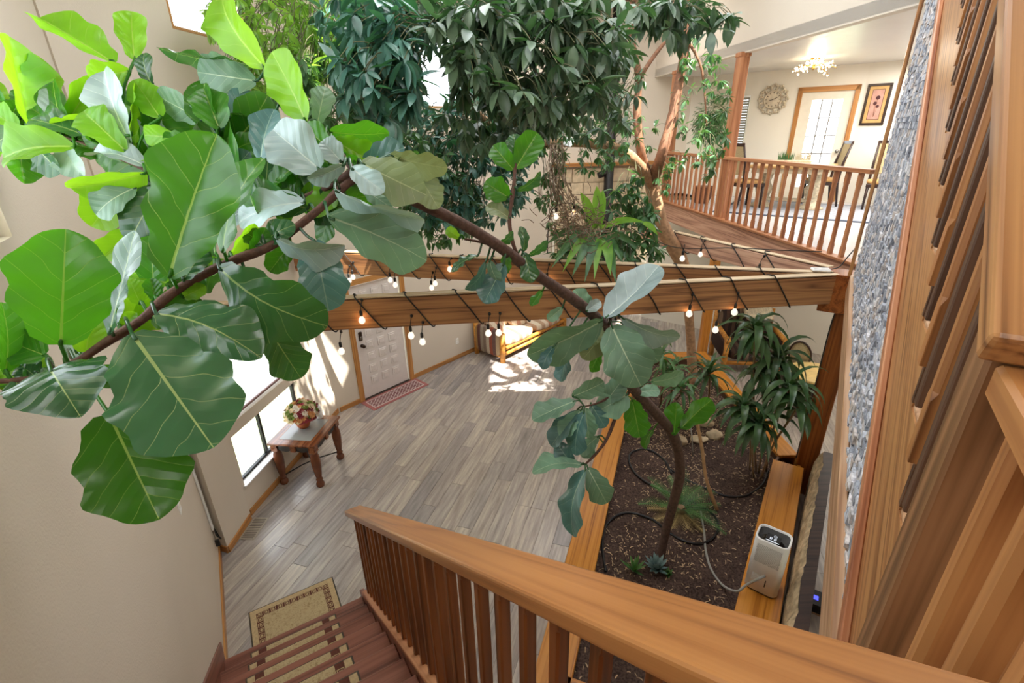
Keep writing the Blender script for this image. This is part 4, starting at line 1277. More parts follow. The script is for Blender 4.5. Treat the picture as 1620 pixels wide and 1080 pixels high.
FIG = [
    # upper left, many in the green with backlight painted in
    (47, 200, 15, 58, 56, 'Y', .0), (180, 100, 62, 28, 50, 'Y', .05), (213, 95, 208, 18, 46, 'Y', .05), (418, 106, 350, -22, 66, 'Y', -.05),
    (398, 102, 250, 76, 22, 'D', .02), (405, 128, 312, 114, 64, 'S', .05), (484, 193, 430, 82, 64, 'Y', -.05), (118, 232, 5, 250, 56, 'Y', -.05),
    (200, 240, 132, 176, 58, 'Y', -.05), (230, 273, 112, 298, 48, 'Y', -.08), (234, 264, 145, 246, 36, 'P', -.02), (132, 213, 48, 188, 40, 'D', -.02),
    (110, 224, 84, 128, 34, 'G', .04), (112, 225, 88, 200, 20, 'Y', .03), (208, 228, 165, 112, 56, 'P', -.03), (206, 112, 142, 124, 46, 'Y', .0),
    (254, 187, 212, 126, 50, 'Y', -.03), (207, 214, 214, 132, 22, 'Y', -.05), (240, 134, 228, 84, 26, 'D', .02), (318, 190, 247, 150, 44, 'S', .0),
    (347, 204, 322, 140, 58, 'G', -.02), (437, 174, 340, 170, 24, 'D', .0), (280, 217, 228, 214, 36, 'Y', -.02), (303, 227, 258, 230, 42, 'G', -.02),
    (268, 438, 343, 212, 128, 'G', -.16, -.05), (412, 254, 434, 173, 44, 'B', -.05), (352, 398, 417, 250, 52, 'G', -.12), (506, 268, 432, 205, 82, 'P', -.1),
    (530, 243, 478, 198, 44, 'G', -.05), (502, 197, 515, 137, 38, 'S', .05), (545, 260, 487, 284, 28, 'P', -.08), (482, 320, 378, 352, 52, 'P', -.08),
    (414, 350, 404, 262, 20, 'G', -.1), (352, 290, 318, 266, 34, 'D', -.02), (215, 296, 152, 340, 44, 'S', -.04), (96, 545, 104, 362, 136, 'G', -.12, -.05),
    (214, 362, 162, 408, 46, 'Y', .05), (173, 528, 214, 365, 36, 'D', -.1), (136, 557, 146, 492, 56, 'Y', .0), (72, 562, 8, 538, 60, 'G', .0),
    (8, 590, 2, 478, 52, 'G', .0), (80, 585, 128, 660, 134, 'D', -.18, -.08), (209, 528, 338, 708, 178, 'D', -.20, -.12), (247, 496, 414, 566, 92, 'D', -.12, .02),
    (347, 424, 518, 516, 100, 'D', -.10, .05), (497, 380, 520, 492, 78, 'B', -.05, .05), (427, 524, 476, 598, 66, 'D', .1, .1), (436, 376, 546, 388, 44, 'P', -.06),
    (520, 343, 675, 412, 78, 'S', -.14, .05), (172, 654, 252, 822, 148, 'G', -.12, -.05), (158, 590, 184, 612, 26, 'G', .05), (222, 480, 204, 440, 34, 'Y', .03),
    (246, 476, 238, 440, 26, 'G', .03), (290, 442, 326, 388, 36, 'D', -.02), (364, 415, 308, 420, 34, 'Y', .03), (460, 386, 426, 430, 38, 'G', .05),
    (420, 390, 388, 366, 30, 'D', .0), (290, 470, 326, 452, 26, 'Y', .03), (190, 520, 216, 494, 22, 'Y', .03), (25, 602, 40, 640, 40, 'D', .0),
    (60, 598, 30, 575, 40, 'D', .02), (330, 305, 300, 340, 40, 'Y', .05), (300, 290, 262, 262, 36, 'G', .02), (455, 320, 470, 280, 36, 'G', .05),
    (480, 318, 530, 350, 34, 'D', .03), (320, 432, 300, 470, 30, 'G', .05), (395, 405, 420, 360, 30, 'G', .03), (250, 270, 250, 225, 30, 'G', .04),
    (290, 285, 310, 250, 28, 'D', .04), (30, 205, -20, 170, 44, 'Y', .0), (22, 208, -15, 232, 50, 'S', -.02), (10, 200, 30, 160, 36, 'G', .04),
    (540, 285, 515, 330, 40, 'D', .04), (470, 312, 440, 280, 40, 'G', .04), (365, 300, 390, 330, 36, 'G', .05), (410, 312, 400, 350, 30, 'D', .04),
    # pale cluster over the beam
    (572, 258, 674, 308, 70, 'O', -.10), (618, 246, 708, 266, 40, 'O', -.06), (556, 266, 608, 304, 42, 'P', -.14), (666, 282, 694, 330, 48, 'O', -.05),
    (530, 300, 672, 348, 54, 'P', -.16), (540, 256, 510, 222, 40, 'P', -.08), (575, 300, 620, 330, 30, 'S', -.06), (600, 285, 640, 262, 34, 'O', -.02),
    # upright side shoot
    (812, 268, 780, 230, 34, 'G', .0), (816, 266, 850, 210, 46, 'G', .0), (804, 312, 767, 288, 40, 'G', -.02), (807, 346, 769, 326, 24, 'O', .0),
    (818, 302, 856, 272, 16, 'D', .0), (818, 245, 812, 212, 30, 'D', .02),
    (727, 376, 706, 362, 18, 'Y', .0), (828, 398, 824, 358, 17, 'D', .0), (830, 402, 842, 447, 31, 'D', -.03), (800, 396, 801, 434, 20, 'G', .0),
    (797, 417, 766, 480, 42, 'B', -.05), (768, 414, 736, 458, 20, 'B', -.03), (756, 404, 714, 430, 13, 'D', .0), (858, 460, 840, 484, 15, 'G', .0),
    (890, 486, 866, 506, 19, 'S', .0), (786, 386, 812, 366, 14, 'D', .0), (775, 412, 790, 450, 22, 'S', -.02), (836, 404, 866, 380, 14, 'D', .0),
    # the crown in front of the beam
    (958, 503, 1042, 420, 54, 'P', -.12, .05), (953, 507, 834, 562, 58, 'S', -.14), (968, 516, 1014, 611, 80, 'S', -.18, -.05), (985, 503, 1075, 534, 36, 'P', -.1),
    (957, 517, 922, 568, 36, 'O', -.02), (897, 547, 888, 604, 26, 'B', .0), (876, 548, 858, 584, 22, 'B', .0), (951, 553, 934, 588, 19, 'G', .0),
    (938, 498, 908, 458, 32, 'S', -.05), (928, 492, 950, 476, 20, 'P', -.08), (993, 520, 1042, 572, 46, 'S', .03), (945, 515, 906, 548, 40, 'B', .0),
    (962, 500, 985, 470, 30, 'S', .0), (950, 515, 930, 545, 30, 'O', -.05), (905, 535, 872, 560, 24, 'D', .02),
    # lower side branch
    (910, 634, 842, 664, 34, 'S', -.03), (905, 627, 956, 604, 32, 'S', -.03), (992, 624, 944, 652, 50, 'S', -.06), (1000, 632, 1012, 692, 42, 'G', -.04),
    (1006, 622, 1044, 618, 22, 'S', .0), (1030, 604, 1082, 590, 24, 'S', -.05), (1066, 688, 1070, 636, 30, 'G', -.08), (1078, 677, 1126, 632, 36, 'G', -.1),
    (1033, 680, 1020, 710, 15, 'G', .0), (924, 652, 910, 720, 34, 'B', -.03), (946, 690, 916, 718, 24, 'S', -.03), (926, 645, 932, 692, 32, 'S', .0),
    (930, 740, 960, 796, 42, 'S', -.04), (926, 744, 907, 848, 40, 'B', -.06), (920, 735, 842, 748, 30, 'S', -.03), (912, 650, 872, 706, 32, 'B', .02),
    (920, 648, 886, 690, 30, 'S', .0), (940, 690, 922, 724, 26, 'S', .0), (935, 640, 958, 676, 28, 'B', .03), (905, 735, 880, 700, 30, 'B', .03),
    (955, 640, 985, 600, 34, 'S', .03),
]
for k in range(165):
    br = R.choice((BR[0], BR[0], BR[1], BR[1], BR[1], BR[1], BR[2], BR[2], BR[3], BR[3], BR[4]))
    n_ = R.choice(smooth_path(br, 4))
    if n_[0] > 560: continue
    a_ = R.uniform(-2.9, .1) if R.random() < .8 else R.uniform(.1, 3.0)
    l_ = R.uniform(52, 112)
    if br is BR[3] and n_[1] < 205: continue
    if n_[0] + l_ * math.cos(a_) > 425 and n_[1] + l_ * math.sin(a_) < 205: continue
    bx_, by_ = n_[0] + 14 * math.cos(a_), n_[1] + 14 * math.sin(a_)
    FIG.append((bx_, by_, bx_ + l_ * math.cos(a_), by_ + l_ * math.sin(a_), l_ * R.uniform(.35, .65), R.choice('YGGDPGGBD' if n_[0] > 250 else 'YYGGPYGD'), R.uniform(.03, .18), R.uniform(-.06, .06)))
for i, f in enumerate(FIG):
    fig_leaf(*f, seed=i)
# ------------------------------------------------------------------ big indoor tree with drooping whorled leaves
def small_leaf_mat(name, c0, c1, trans, tcol, rough=0.3):
    m, nt, b = mk(name)
    out = nt.nodes['Material Output']
    geo = N(nt, 'NewGeometry'); oi = N(nt, 'ObjectInfo')
    no = N(nt, 'TexNoise', Scale=9.0, Detail=2.0)
    nt.links.new(geo.outputs['Position'], no.inputs['Vector'])
    ad = N(nt, 'Math', operation='MULTIPLY_ADD'); ad.inputs[1].default_value = 0.3
    nt.links.new(oi.outputs['Random'], ad.inputs[0])
    sb = N(nt, 'Math', operation='SUBTRACT'); sb.inputs[1].default_value = 0.15
    nt.links.new(no.outputs['Fac'], sb.inputs[0]); nt.links.new(sb.outputs[0], ad.inputs[2])
    nt.links.new(ramp(nt, ad.outputs[0], [(0.25, c0), (0.7, c1)]), b.inputs['Base Color'])
    b.inputs['Roughness'].default_value = rough
    tl = N(nt, 'BsdfTranslucent'); tl.inputs['Color'].default_value = srgb(tcol)
    mx = N(nt, 'MixShader'); mx.inputs[0].default_value = trans
    nt.links.new(b.outputs[0], mx.inputs[1]); nt.links.new(tl.outputs[0], mx.inputs[2])
    nt.links.new(mx.outputs[0], out.inputs['Surface'])
    return m
TL = {'C': small_leaf_mat('tree_leaf_dark', '#3f5544', '#6f866a', 0.15, '#4f8a3a', 0.34),
      'U': small_leaf_mat('tree_leaf_bluish', '#386056', '#648f84', 0.15, '#4f9a4a', 0.28),
      'L': small_leaf_mat('tree_leaf_lit', '#5d8a3c', '#8fb653', 0.4, '#a6d84a', 0.34),  # light on the upper-left foliage painted into a brighter green
      'M': small_leaf_mat('tree_leaf_mid', '#365a3c', '#628a58', 0.2, '#6aa644', 0.34),
      'N': small_leaf_mat('strap_leaf_dark', '#2f4d33', '#557248', 0.15, '#5c8f3c', 0.3),
      'F': small_leaf_mat('strap_leaf_bright', '#5f9436', '#8dbf4e', 0.35, '#9ad44a', 0.35),
      'K': small_leaf_mat('palm_leaf', '#3a6238', '#5f8a4a', 0.2, '#6ba03c', 0.4),
      'W': small_leaf_mat('dry_frond', '#a08757', '#c8b07c', 0.2, '#c8b07c', 0.8),
      'Z': small_leaf_mat('succulent_leaf', '#6f8a88', '#93aaa6', 0.05, '#7fa090', 0.5)}
M['tree_bark'] = plain('tree_bark', '#a5805f', 0.8, 0, 0.3, 22, 0.5)
M['tree_bark_red'] = plain('reddish_tree_bark', '#80583f', 0.75, 0, 0.3, 22, 0.5)
M['twig'] = plain('thin_twig', '#5f6044', 0.85, 0, 0.3, 20)
def unit_leaf(name, mat, wd, fold, sag, nT=5, tipy=0.5):
    vs, fs = [], []
    for i in range(nT + 1):
        t = i / nT
        hw = wd / 2 * (math.sin(PI * t ** 0.85) ** 0.8 if 0 < t < 1 else 0.02)
        z = -sag * t * t
        vs += [(t, -hw, z + fold * hw), (t, 0, z), (t, hw, z + fold * hw)]
    for i in range(nT):
        for k in (0, 1):
            a = i * 3 + k
            fs.append((a, a + 1, a + 4, a + 3))
    me = bpy.data.meshes.new(name)
    me.from_pydata(vs, [], fs)
    me.polygons.foreach_set('use_smooth', [True] * len(fs))
    me.materials.append(mat)
    me['n'] = 0
    return me, vs, fs
ULEAF = {k: [unit_leaf('leaf', TL[k], w_, f_, s_) for w_, f_, s_ in ((.36, .35, .12), (.42, .25, .22), (.33, .5, .05))] for k in 'CULM'}
b0 = soilpt(1097, 604)
tree = thing('indoor_tree', 'tall indoor tree with forked brown trunk and drooping dark leaves filling the atrium', 'tree', b0)
TD = (b0 - EYE).dot(_F)
TR = [(1097, 606, TD, .085), (1094, 560, TD - .15, .072), (1090, 500, TD - .4, .068), (1084, 440, TD - .75, .085), (1074, 405, TD - .95, .105), (1048, 360, TD - 1.1, .10), (1038, 325, TD - 1.2, .10), (1030, 285, TD - 1.3, .095)]
LIMBS = [
    [(1030, 290, TD - 1.3, .085), (1008, 258, 6.15, .07), (985, 240, 6.0, .066), (960, 232, 5.9, .062), (925, 226, 5.75, .056), (880, 226, 5.6, .050), (850, 226, 5.45, .045), (790, 205, 5.0, .04), (745, 165, 4.6, .022), (730, 110, 4.2, .014), (700, 30, 4.0, .010), (600, -10, 4.0, .010), (470, -12, 4.3, .012), (400, -8, 4.6, .010)],
    [(1030, 290, TD - 1.3, .07), (1014, 240, 6.2, .055), (1008, 180, 6.1, .05), (1010, 120, 6.0, .044), (1000, 60, 5.8, .04), (1004, -40, 5.5, .034)],
    [(1032, 290, TD - 1.3, .08), (1045, 250, 6.2, .068), (1062, 190, 6.15, .06), (1076, 120, 6.1, .056), (1088, 50, 5.9, .05), (1096, -40, 5.7, .044)],
    [(1012, 124, 6.0, .03), (1030, 95, 5.95, .026), (1052, 66, 5.9, .022)],
    [(1004, 0, 5.6, .03), (930, -20, 4.6, .028), (860, -10, 3.8, .024), (800, 20, 3.4, .018), (720, 40, 3.2, .012)],
    [(1096, -10, 5.8, .03), (1090, -30, 4.8, .022), (1070, 0, 4.1, .016), (1060, 20, 3.9, .01)],
    [(1085, 60, 5.9, .02), (1110, 110, 6.0, .014), (1118, 200, 6.1, .009)],
]
TN = []
def tlimb(name, ps, mat, seg=10):
    q = smooth_path(ps, 5)
    P3 = [pt(a, b, c) for a, b, c, r in q]
    TN.extend(P3)
    rr = [r * (1 + .12 * noise.noise(p * 9)) for (a, b, c, r), p in zip(q, P3)]
    return tube(name, P3, rr, mat, tree, seg)
tlimb('trunk', TR, M['tree_bark'], 14)
for i, l in enumerate(LIMBS): tlimb('branch', l, M['tree_bark_red'] if i else M['tree_bark'], 9)
REG = [  # centre x, y, half-width, half-height, depths, leaf length in metres, whorls, leaf colour
    (845, 85, 150, 95, 2.9, 3.6, .155, 92, 'C'), (820, 15, 200, 40, 2.9, 3.6, .15, 40, 'C'), (600, 85, 72, 115, 2.8, 3.4, .155, 48, 'U'),
    (480, 55, 105, 72, 4.1, 5.0, .115, 92, 'L'), (372, 22, 55, 42, 4.3, 4.8, .11, 22, 'L'), (735, 245, 110, 115, 4.5, 5.3, .118, 175, 'U'),
    (690, 325, 70, 60, 4.7, 5.4, .11, 60, 'M'), (925, 215, 95, 55, 5.3, 6.0, .10, 46, 'M'), (1000, 335, 36, 62, 5.85, 6.1, .15, 22, 'M'),
    (1112, 165, 44, 115, 5.7, 6.3, .105, 30, 'M'), (1085, 18, 80, 34, 3.6, 4.2, .16, 20, 'C'), (985, 130, 40, 120, 5.6, 6.2, .10, 20, 'M'),
    (560, 195, 80, 45, 3.6, 4.4, .12, 34, 'M'), (880, 320, 36, 55, 5.4, 5.8, .10, 12, 'M'), (945, 392, 70, 40, 5.7, 6.2, .13, 24, 'M'),
    (480, 130, 60, 50, 3.8, 4.6, .12, 22, 'M'), (1010, 395, 42, 22, 5.9, 6.2, .13, 12, 'M'), (1060, 245, 40, 60, 6.2, 6.5, .10, 9, 'M'),
    (900, 160, 110, 60, 4.0, 5.0, .13, 40, 'C'), (640, 255, 70, 60, 4.2, 5.0, .12, 34, 'M'), (580, 30, 80, 45, 3.2, 4.2, .14, 24, 'U'), (430, 110, 80, 45, 4.2, 5.0, .11, 34, 'L'), (790, 190, 90, 40, 3.4, 4.2, .14, 24, 'C'), (660, 30, 60, 50, 3.2, 4.0, .14, 16, 'U'),
]
LV = []
tw_v, tw_f = [], []
for (cx, cy, rx, ry, d0, d1, ll, nw, cl) in REG:
    for _ in range(int(nw * 1.95)):
        while True:
            a, rr = R.uniform(0, 2 * PI), math.sqrt(R.random())
            x, y = cx + rx * rr * math.cos(a), cy + ry * rr * math.sin(a)
            if ((x - 688) / 34) ** 2 + ((y - 118) / 52) ** 2 > 1 and ((x - 300) / 30) ** 2 + ((y - 30) / 30) ** 2 > .6: break
        c = pt(x, y, R.uniform(d0, d1))
        tn = min(TN, key=lambda q: (q - c).length_squared)
        st_ = V((R.uniform(-1, 1), R.uniform(-1, 1), R.uniform(-.9, .5))).normalized()
        back = (tn - c)
        if back.length > 0.05:
            e = c + back.normalized() * min(back.length, .20) + V((0, 0, .03))
            tube_data(smooth_path([tuple(c), tuple(c.lerp(e, .5) + V((0, 0, .04))), tuple(e)], 2), .0032, 4, False, tw_v, tw_f)
        n = R.randint(6, 9)
        ph = R.uniform(0, 6.28)
        e1 = st_.orthogonal().normalized(); e2 = st_.cross(e1)
        for k in range(n):
            a = ph + 2 * PI * k / n + R.uniform(-.25, .25)
            rad = e1 * math.cos(a) + e2 * math.sin(a)
            L = ll * R.uniform(.7, 1.15)
            dr = (rad * R.uniform(.7, 1.1) + st_ * R.uniform(.2, .6) + V((0, 0, -R.uniform(.35, .95)))).normalized()
            up = (rad * -.2 + V((0, 0, 1)) + V((R.uniform(-.4, .4), R.uniform(-.4, .4), 0)))
            mw = frame(dr, up, c + dr * L * .12) @ Matrix.Scale(L, 4)
            LV.append((L / max(.5, (c - EYE).dot(_F)), cl, R.randrange(3), mw, (x, y)))
mesh('twigs', tw_v, tw_f, M['twig'], tree, True)['kind'] = 'stuff'
inside_f = [l for l in LV if -20 < l[4][0] < 1640 and l[4][1] > 6]
rest = sorted(inside_f, key=lambda l: -l[0])
big, small = rest[:300], rest[300:] + [l for l in LV if not (-20 < l[4][0] < 1640 and l[4][1] > 6)]
for _, cl, vi, mw, _p in big:
    o = bpy.data.objects.new('leaf', ULEAF[cl][vi][0])
    COL.objects.link(o)
    o.matrix_basis = mw
    adopt(o, tree)
vs, fs, mi = [], [], []
order = list('CULM')
for _, cl, vi, mw, _p in small:
    b = len(vs)
    _, lv, lf = ULEAF[cl][vi]
    vs += [mw @ V(v) for v in lv]
    fs += [tuple(i + b for i in f) for f in lf]
    mi += [order.index(cl)] * len(lf)
o = mesh('foliage', vs, fs, None, tree, True)
for k in order: o.data.materials.append(TL[k])
o.data.polygons.foreach_set('material_index', mi)
o['kind'] = 'stuff'
# dry vine tangle hanging from the left limb
vs, fs = [], []
for k in range(34):
    x0, d0 = R.uniform(868, 888), R.uniform(5.3, 5.5)
    p = [(x0 + R.uniform(-6, 6), 228, d0)]
    y = 228
    x = p[0][0]
    while y < R.uniform(280, 372):
        y += R.uniform(12, 24); x += R.uniform(-9, 10) + (6 if y > 300 else 0)
        p.append((x, y, d0 + R.uniform(-.1, .1)))
    if len(p) > 2: tube_data([pt(*q) for q in smooth_path(p, 2)], .004, 4, False, vs, fs)
for k in range(230):
    x, y = R.gauss(915, 28), R.gauss(352, 20)
    c = pt(x, y, R.uniform(5.15, 5.55)); d = V((R.gauss(0, 1), R.gauss(0, 1), R.gauss(0, .7))).normalized() * R.uniform(.05, .13)
    tube_data(smooth_path([tuple(c - d), tuple(c + V((R.uniform(-.03, .03), 0, R.uniform(-.03, .03)))), tuple(c + d)], 2), .0045, 4, False, vs, fs)
M['vine'] = plain('dry_vine', '#86705c', 0.9, 0, 0.4, 30)
mesh('dry_vine', vs, fs, M['vine'], tree, True)['kind'] = 'stuff'
# a scrap of white cloth on the limb
o = mesh('cloth_scrap', *(lambda c: ([c + V((.00, 0, .03)), c + V((.07, .02, .035)), c + V((.09, -.05, -.02)), c + V((.05, -.08, -.07)), c + V((-.03, -.07, -.05)), c + V((-.04, -.02, .0))],
                             [(0, 1, 2, 3, 4, 5)]))(pt(895, 222, 5.55)), M['white'], None)
md = o.modifiers.new('s', 'SOLIDIFY'); md.thickness = .006
tag(o, 'scrap of white cloth caught on the tree limb', 'cloth')

# ------------------------------------------------------------------ strap leaved plants
def strap(B, dr, L, wd, droop, mat, parent, fold=.35, seg=7, name='leaf', tw=0.0):
    dr = V(dr).normalized()
    hz = V((dr.x, dr.y, 0))
    if hz.length < .05: hz = V((.3, .2, 0))
    hz.normalize()
    sd = V((-hz.y, hz.x, 0))
    vs, fs = [], []
    p = V(B)
    d = dr.copy()
    for i in range(seg + 1):
        t = i / seg
        hw = wd / 2 * (0.35 + .65 * math.sin(PI * min(1, t * .8 + .2) ** .9)) * (1 - t ** 6) if t < 1 else .0006
        nn = sd.cross(d).normalized()
        if nn.z < 0 and dr.z > -.2: pass
        s2 = (sd + nn * tw * t).normalized()
        up = s2.cross(d)
        if up.z < 0: up = -up
        vs += [p - s2 * hw + up * hw * fold, p.copy(), p + s2 * hw + up * hw * fold]
        p = p + d * (L / seg)
        d = (d + V((0, 0, -droop / seg)) ).normalized()
    for i in range(seg):
        for k in (0, 1):
            a = i * 3 + k
            fs.append((a, a + 1, a + 4, a + 3))
    return mesh(name, vs, fs, mat, parent, True)
def rosette(c, n, L, wd, mat, parent, up0=1.3, droop=2.4):
    for k in range(n):
        f = k / n
        a = k * 2.399 + R.uniform(-.2, .2)
        el = up0 - 1.55 * f + R.uniform(-.15, .15)
        dr = V((math.cos(a) * math.cos(el), math.sin(a) * math.cos(el), math.sin(el)))
        strap(c + dr * .02 - V((0, 0, .08 * f)), dr, L * R.uniform(.75, 1.1), wd * R.uniform(.85, 1.15), droop * R.uniform(.6, 1.2), mat, parent, tw=R.uniform(-.3, .3))
M['cane'] = plain('dracaena_cane', '#8a6f52', 0.8, 0, 0.25, 40, 0.4)
dr1 = thing('dracaena', 'large dracaena with several drooping dark leaf heads at the right of the planter', 'potted plant', soilpt(1205, 748), 'dracaenas in the planter')
for (bx, by), (cx, cy, d), n, L in (((1196, 745), (1196, 520, 5.15), 26, .46), ((1206, 752), (1232, 566, 5.2), 26, .46), ((1186, 742), (1176, 642, 5.3), 24, .46),
                                    ((1212, 745), (1250, 612, 5.0), 26, .48), ((1192, 755), (1200, 668, 5.2), 26, .48), ((1200, 748), (1206, 590, 5.3), 20, .42), ((1203, 757), (1262, 640, 4.9), 12, .30)):
    b_ = soilpt(bx, by); c_ = pt(cx, cy, d)
    tube('cane', smooth_path([tuple(b_), tuple(b_.lerp(c_, .45) + V((R.uniform(-.06, .06), R.uniform(-.06, .06), .05))), tuple(c_ - V((0, 0, .05))), tuple(c_)], 4), .012, M['cane'], dr1, 7)
    rosette(c_, n, L, .074, TL['N'], dr1, 1.2, 3.4)
dr2 = thing('dracaena', 'small dracaena with a spiky single head beside the tree trunk', 'potted plant', soilpt(1118, 652), 'dracaenas in the planter')
b_ = soilpt(1118, 652); c_ = pt(1122, 588, 6.5)
tube('cane', [b_, b_.lerp(c_, .5) + V((.02, 0, 0)), c_], .014, M['cane'], dr2, 7)
rosette(c_, 26, .44, .050, TL['N'], dr2)
dr3 = thing('dracaena', 'dusty dracaena half hidden behind the fig crown, left of the tree trunk', 'potted plant', soilpt(1062, 640), 'dracaenas in the planter')
for (bx, by), (cx, cy, d) in (((1058, 640), (1062, 585, 6.6)), ((1070, 632), (1078, 612, 6.3)), ((1045, 640), (1046, 560, 6.5))):
    b_ = soilpt(bx, by); c_ = pt(cx, cy, d)
    tube('cane', [b_, b_.lerp(c_, .5) + V((.03, 0, 0)), c_], .014, M['cane'], dr3, 7)
    rosette(c_, 18, .40, .050, TL['M'], dr3, 1.2, 3.0)
# thin grey canes standing by the rocks
for lab, (x0, y0), (x1, y1) in (('thin grey cane left of the rocks', (1080, 718), (1068, 668)), ('thin grey cane standing before the rocks', (1096, 722), (1091, 660)), ('short thin cane beside the bare stick', (1108, 716), (1104, 676))):
    b_ = soilpt(x0, y0); t_ = pt(x1, y1, (b_ - EYE).dot(_F) - .12)
    tag(tube('thin_cane', [b_, b_.lerp(t_, .5) + V((.01, 0, 0)), t_], .008, M['cable'], None, 6), lab, 'stick', 'thin canes by the rocks')
# strap plant behind the far beam
pB = V((1.72, 6.15, soil_z(1.72, 6.15)))
sp_ = thing('strap_fern', 'bright green strap leaved fern rising behind the beams left of the tree trunk', 'fern', pB)
cR = pt(945, 372, 5.75)
tube('stem', smooth_path([tuple(pB), (1.70, 6.1, 1.2), tuple(cR - V((0.03, 0, .3))), tuple(cR)], 5), .022, M['cane'], sp_, 8)
def strap_px(x0, y0, x1, y1, d0, d1, wd, mat, sag=0.12):
    A_, B_ = pt(x0, y0, d0), pt(x1, y1, d1)
    a = (B_ - A_); L = a.length
    sg = V((0, 0, sag * L))
    vs, fs = [], []
    nr = (EYE - A_); ax = a.normalized(); nr = (nr - ax * nr.dot(ax)).normalized(); sd = ax.cross(nr)
    for i in range(11):
        t = i / 10
        hw = wd / 2 * (0.25 + .75 * math.sin(PI * min(1, .15 + t * .75))) * (1 - t ** 5) + .001
        c = A_ + a * t + sg * math.sin(PI * t)
        wv = .25 * math.sin(t * 17 + x0) * hw
        vs += [c - sd * hw + nr * (hw * .35 + wv), c, c + sd * hw + nr * (hw * .35 - wv)]
    for i in range(10):
        for k in (0, 1):
            q = i * 3 + k
            fs.append((q, q + 1, q + 4, q + 3))
    mesh('leaf', vs, fs, mat, sp_, True)
for row in ((946, 360, 944, 294, 5.7, 5.5, .12, 'F'), (948, 358, 954, 300, 5.7, 5.55, .11, 'F'), (940, 362, 918, 304, 5.7, 5.5, .11, 'F'), (950, 362, 1022, 352, 5.7, 5.4, .07, 'F'), (1018, 352, 1041, 372, 5.4, 5.4, .06, 'F'),
            (940, 368, 876, 410, 5.6, 5.15, .09, 'M'), (938, 372, 890, 430, 5.6, 5.1, .09, 'F'), (944, 375, 905, 438, 5.6, 5.1, .10, 'M'), (950, 376, 940, 442, 5.6, 5.1, .09, 'F'), (955, 375, 966, 436, 5.6, 5.1, .12, 'F'),
            (952, 372, 985, 415, 5.6, 5.2, .08, 'M'), (936, 366, 862, 388, 5.6, 5.2, .08, 'N'), (930, 375, 872, 425, 5.6, 5.1, .07, 'M'), (958, 370, 1010, 395, 5.6, 5.3, .07, 'N'), (946, 378, 925, 446, 5.55, 5.05, .09, 'M'),
            (935, 360, 902, 320, 5.7, 5.6, .06, 'N'), (955, 378, 975, 450, 5.6, 5.1, .09, 'M')):
    strap_px(*row[:7], TL[row[7]])
# sago palm
sg_c = soilpt(1076, 812, .05)
sago = thing('sago_palm', 'small sago palm with stiff green fronds behind the fig trunk', 'palm', sg_c)
def frond(c, az, el, L, mat, droop=.7):
    vs, fs = [], []
    d = V((math.cos(az) * math.cos(el), math.sin(az) * math.cos(el), math.sin(el)))
    p = V(c); pts_ = []
    nS = 22
    sd0 = V((-math.sin(az), math.cos(az), 0))
    for i in range(nS):
        pts_.append((p.copy(), d.copy()))
        p = p + d * (L / nS); d = (d + V((0, 0, -droop / nS))).normalized()
    tube_data([q for q, _ in pts_[::3]] + [p], .004, 4, False, vs, fs)
    for i, (q, dd) in enumerate(pts_):
        if i < 3: continue
        t = i / nS
        ln = L * .26 * math.sin(PI * (.12 + .85 * t)) ** .7
        for s in (-1, 1):
            dr = (sd0 * s + dd * .75 + V((0, 0, .35))).normalized()
            e = q + dr * ln + V((0, 0, -.01))
            b = len(vs)
            vs += [q - dd * .005, q + dd * .006, e]
            fs.append((b, b + 1, b + 2))
    mesh('frond', vs, fs, mat, sago)
for k in range(17):
    frond(sg_c, k * 2.4 + .4, R.uniform(.25, 1.0), R.uniform(.38, .52), TL['K'])
for k, a in enumerate((3.5, 4.1, 4.7, 5.2, 2.9)):
    frond(sg_c - V((0, 0, .02)), a, R.uniform(-.05, .1), R.uniform(.28, .4), TL['W'], .3)
lathe('caudex', [(.03, -.1), (.06, -.03), (.055, .03), (.02, .06)], M['cane'], sago, 10, Matrix.Translation(sg_c))
# succulents at the foot of the fig
def succulent(label, px, py, n, L, mat, wd=.3):
    c = soilpt(px, py, .02)
    root = thing('succulent', label, 'succulent', c, 'succulents at the foot of the fig')
    for k in range(n):
        a = k * 2.399; el = 1.25 - 1.15 * k / n
        d = V((math.cos(a) * math.cos(el), math.sin(a) * math.cos(el), math.sin(el)))
        strap(c, d, L * R.uniform(.7, 1.1), L * wd, -.6, mat, root, .5, 5)
    return root
succulent('grey blue rosette succulent at the base of the fig trunk', 1038, 902, 34, .15, TL['Z'])
succulent('small green succulent right of the grey one', 1056, 912, 16, .07, TL['K'], .5)
succulent('spiky green succulent by the planter cap, left of the grey one', 1003, 905, 12, .17, TL['K'], .2)
# ------------------------------------------------------------------ window shade, small wall fittings
def shade_mat():
    m, nt, b = mk('pleated_shade_fabric')
    out = nt.nodes['Material Output']
    b.inputs['Base Color'].default_value = srgb('#f1efe9'); b.inputs['Roughness'].default_value = .8
    tl = N(nt, 'BsdfTranslucent'); tl.inputs['Color'].default_value = srgb('#ffffff')
    mx = N(nt, 'MixShader'); mx.inputs[0].default_value = .8
    nt.links.new(b.outputs[0], mx.inputs[1]); nt.links.new(tl.outputs[0], mx.inputs[2]); nt.links.new(mx.outputs[0], out.inputs['Surface'])
    return m
M['shade'] = shade_mat()
sh = thing('pleated_blind', 'white pleated shade drawn down over the upper part of the left window', 'blind', WW.at(0.8, -0.05, 1.25))
for i in range(27):
    z = 1.28 + i * .0375
    board('pleat', WW.at(0.13, -0.045 - .010 * (i % 2), z + .018), WW.at(1.47, -0.045 - .010 * (i % 2), z + .018), WW.n * .35 + V((0, 0, 1)), .014, .034, M['shade'], sh, 0)
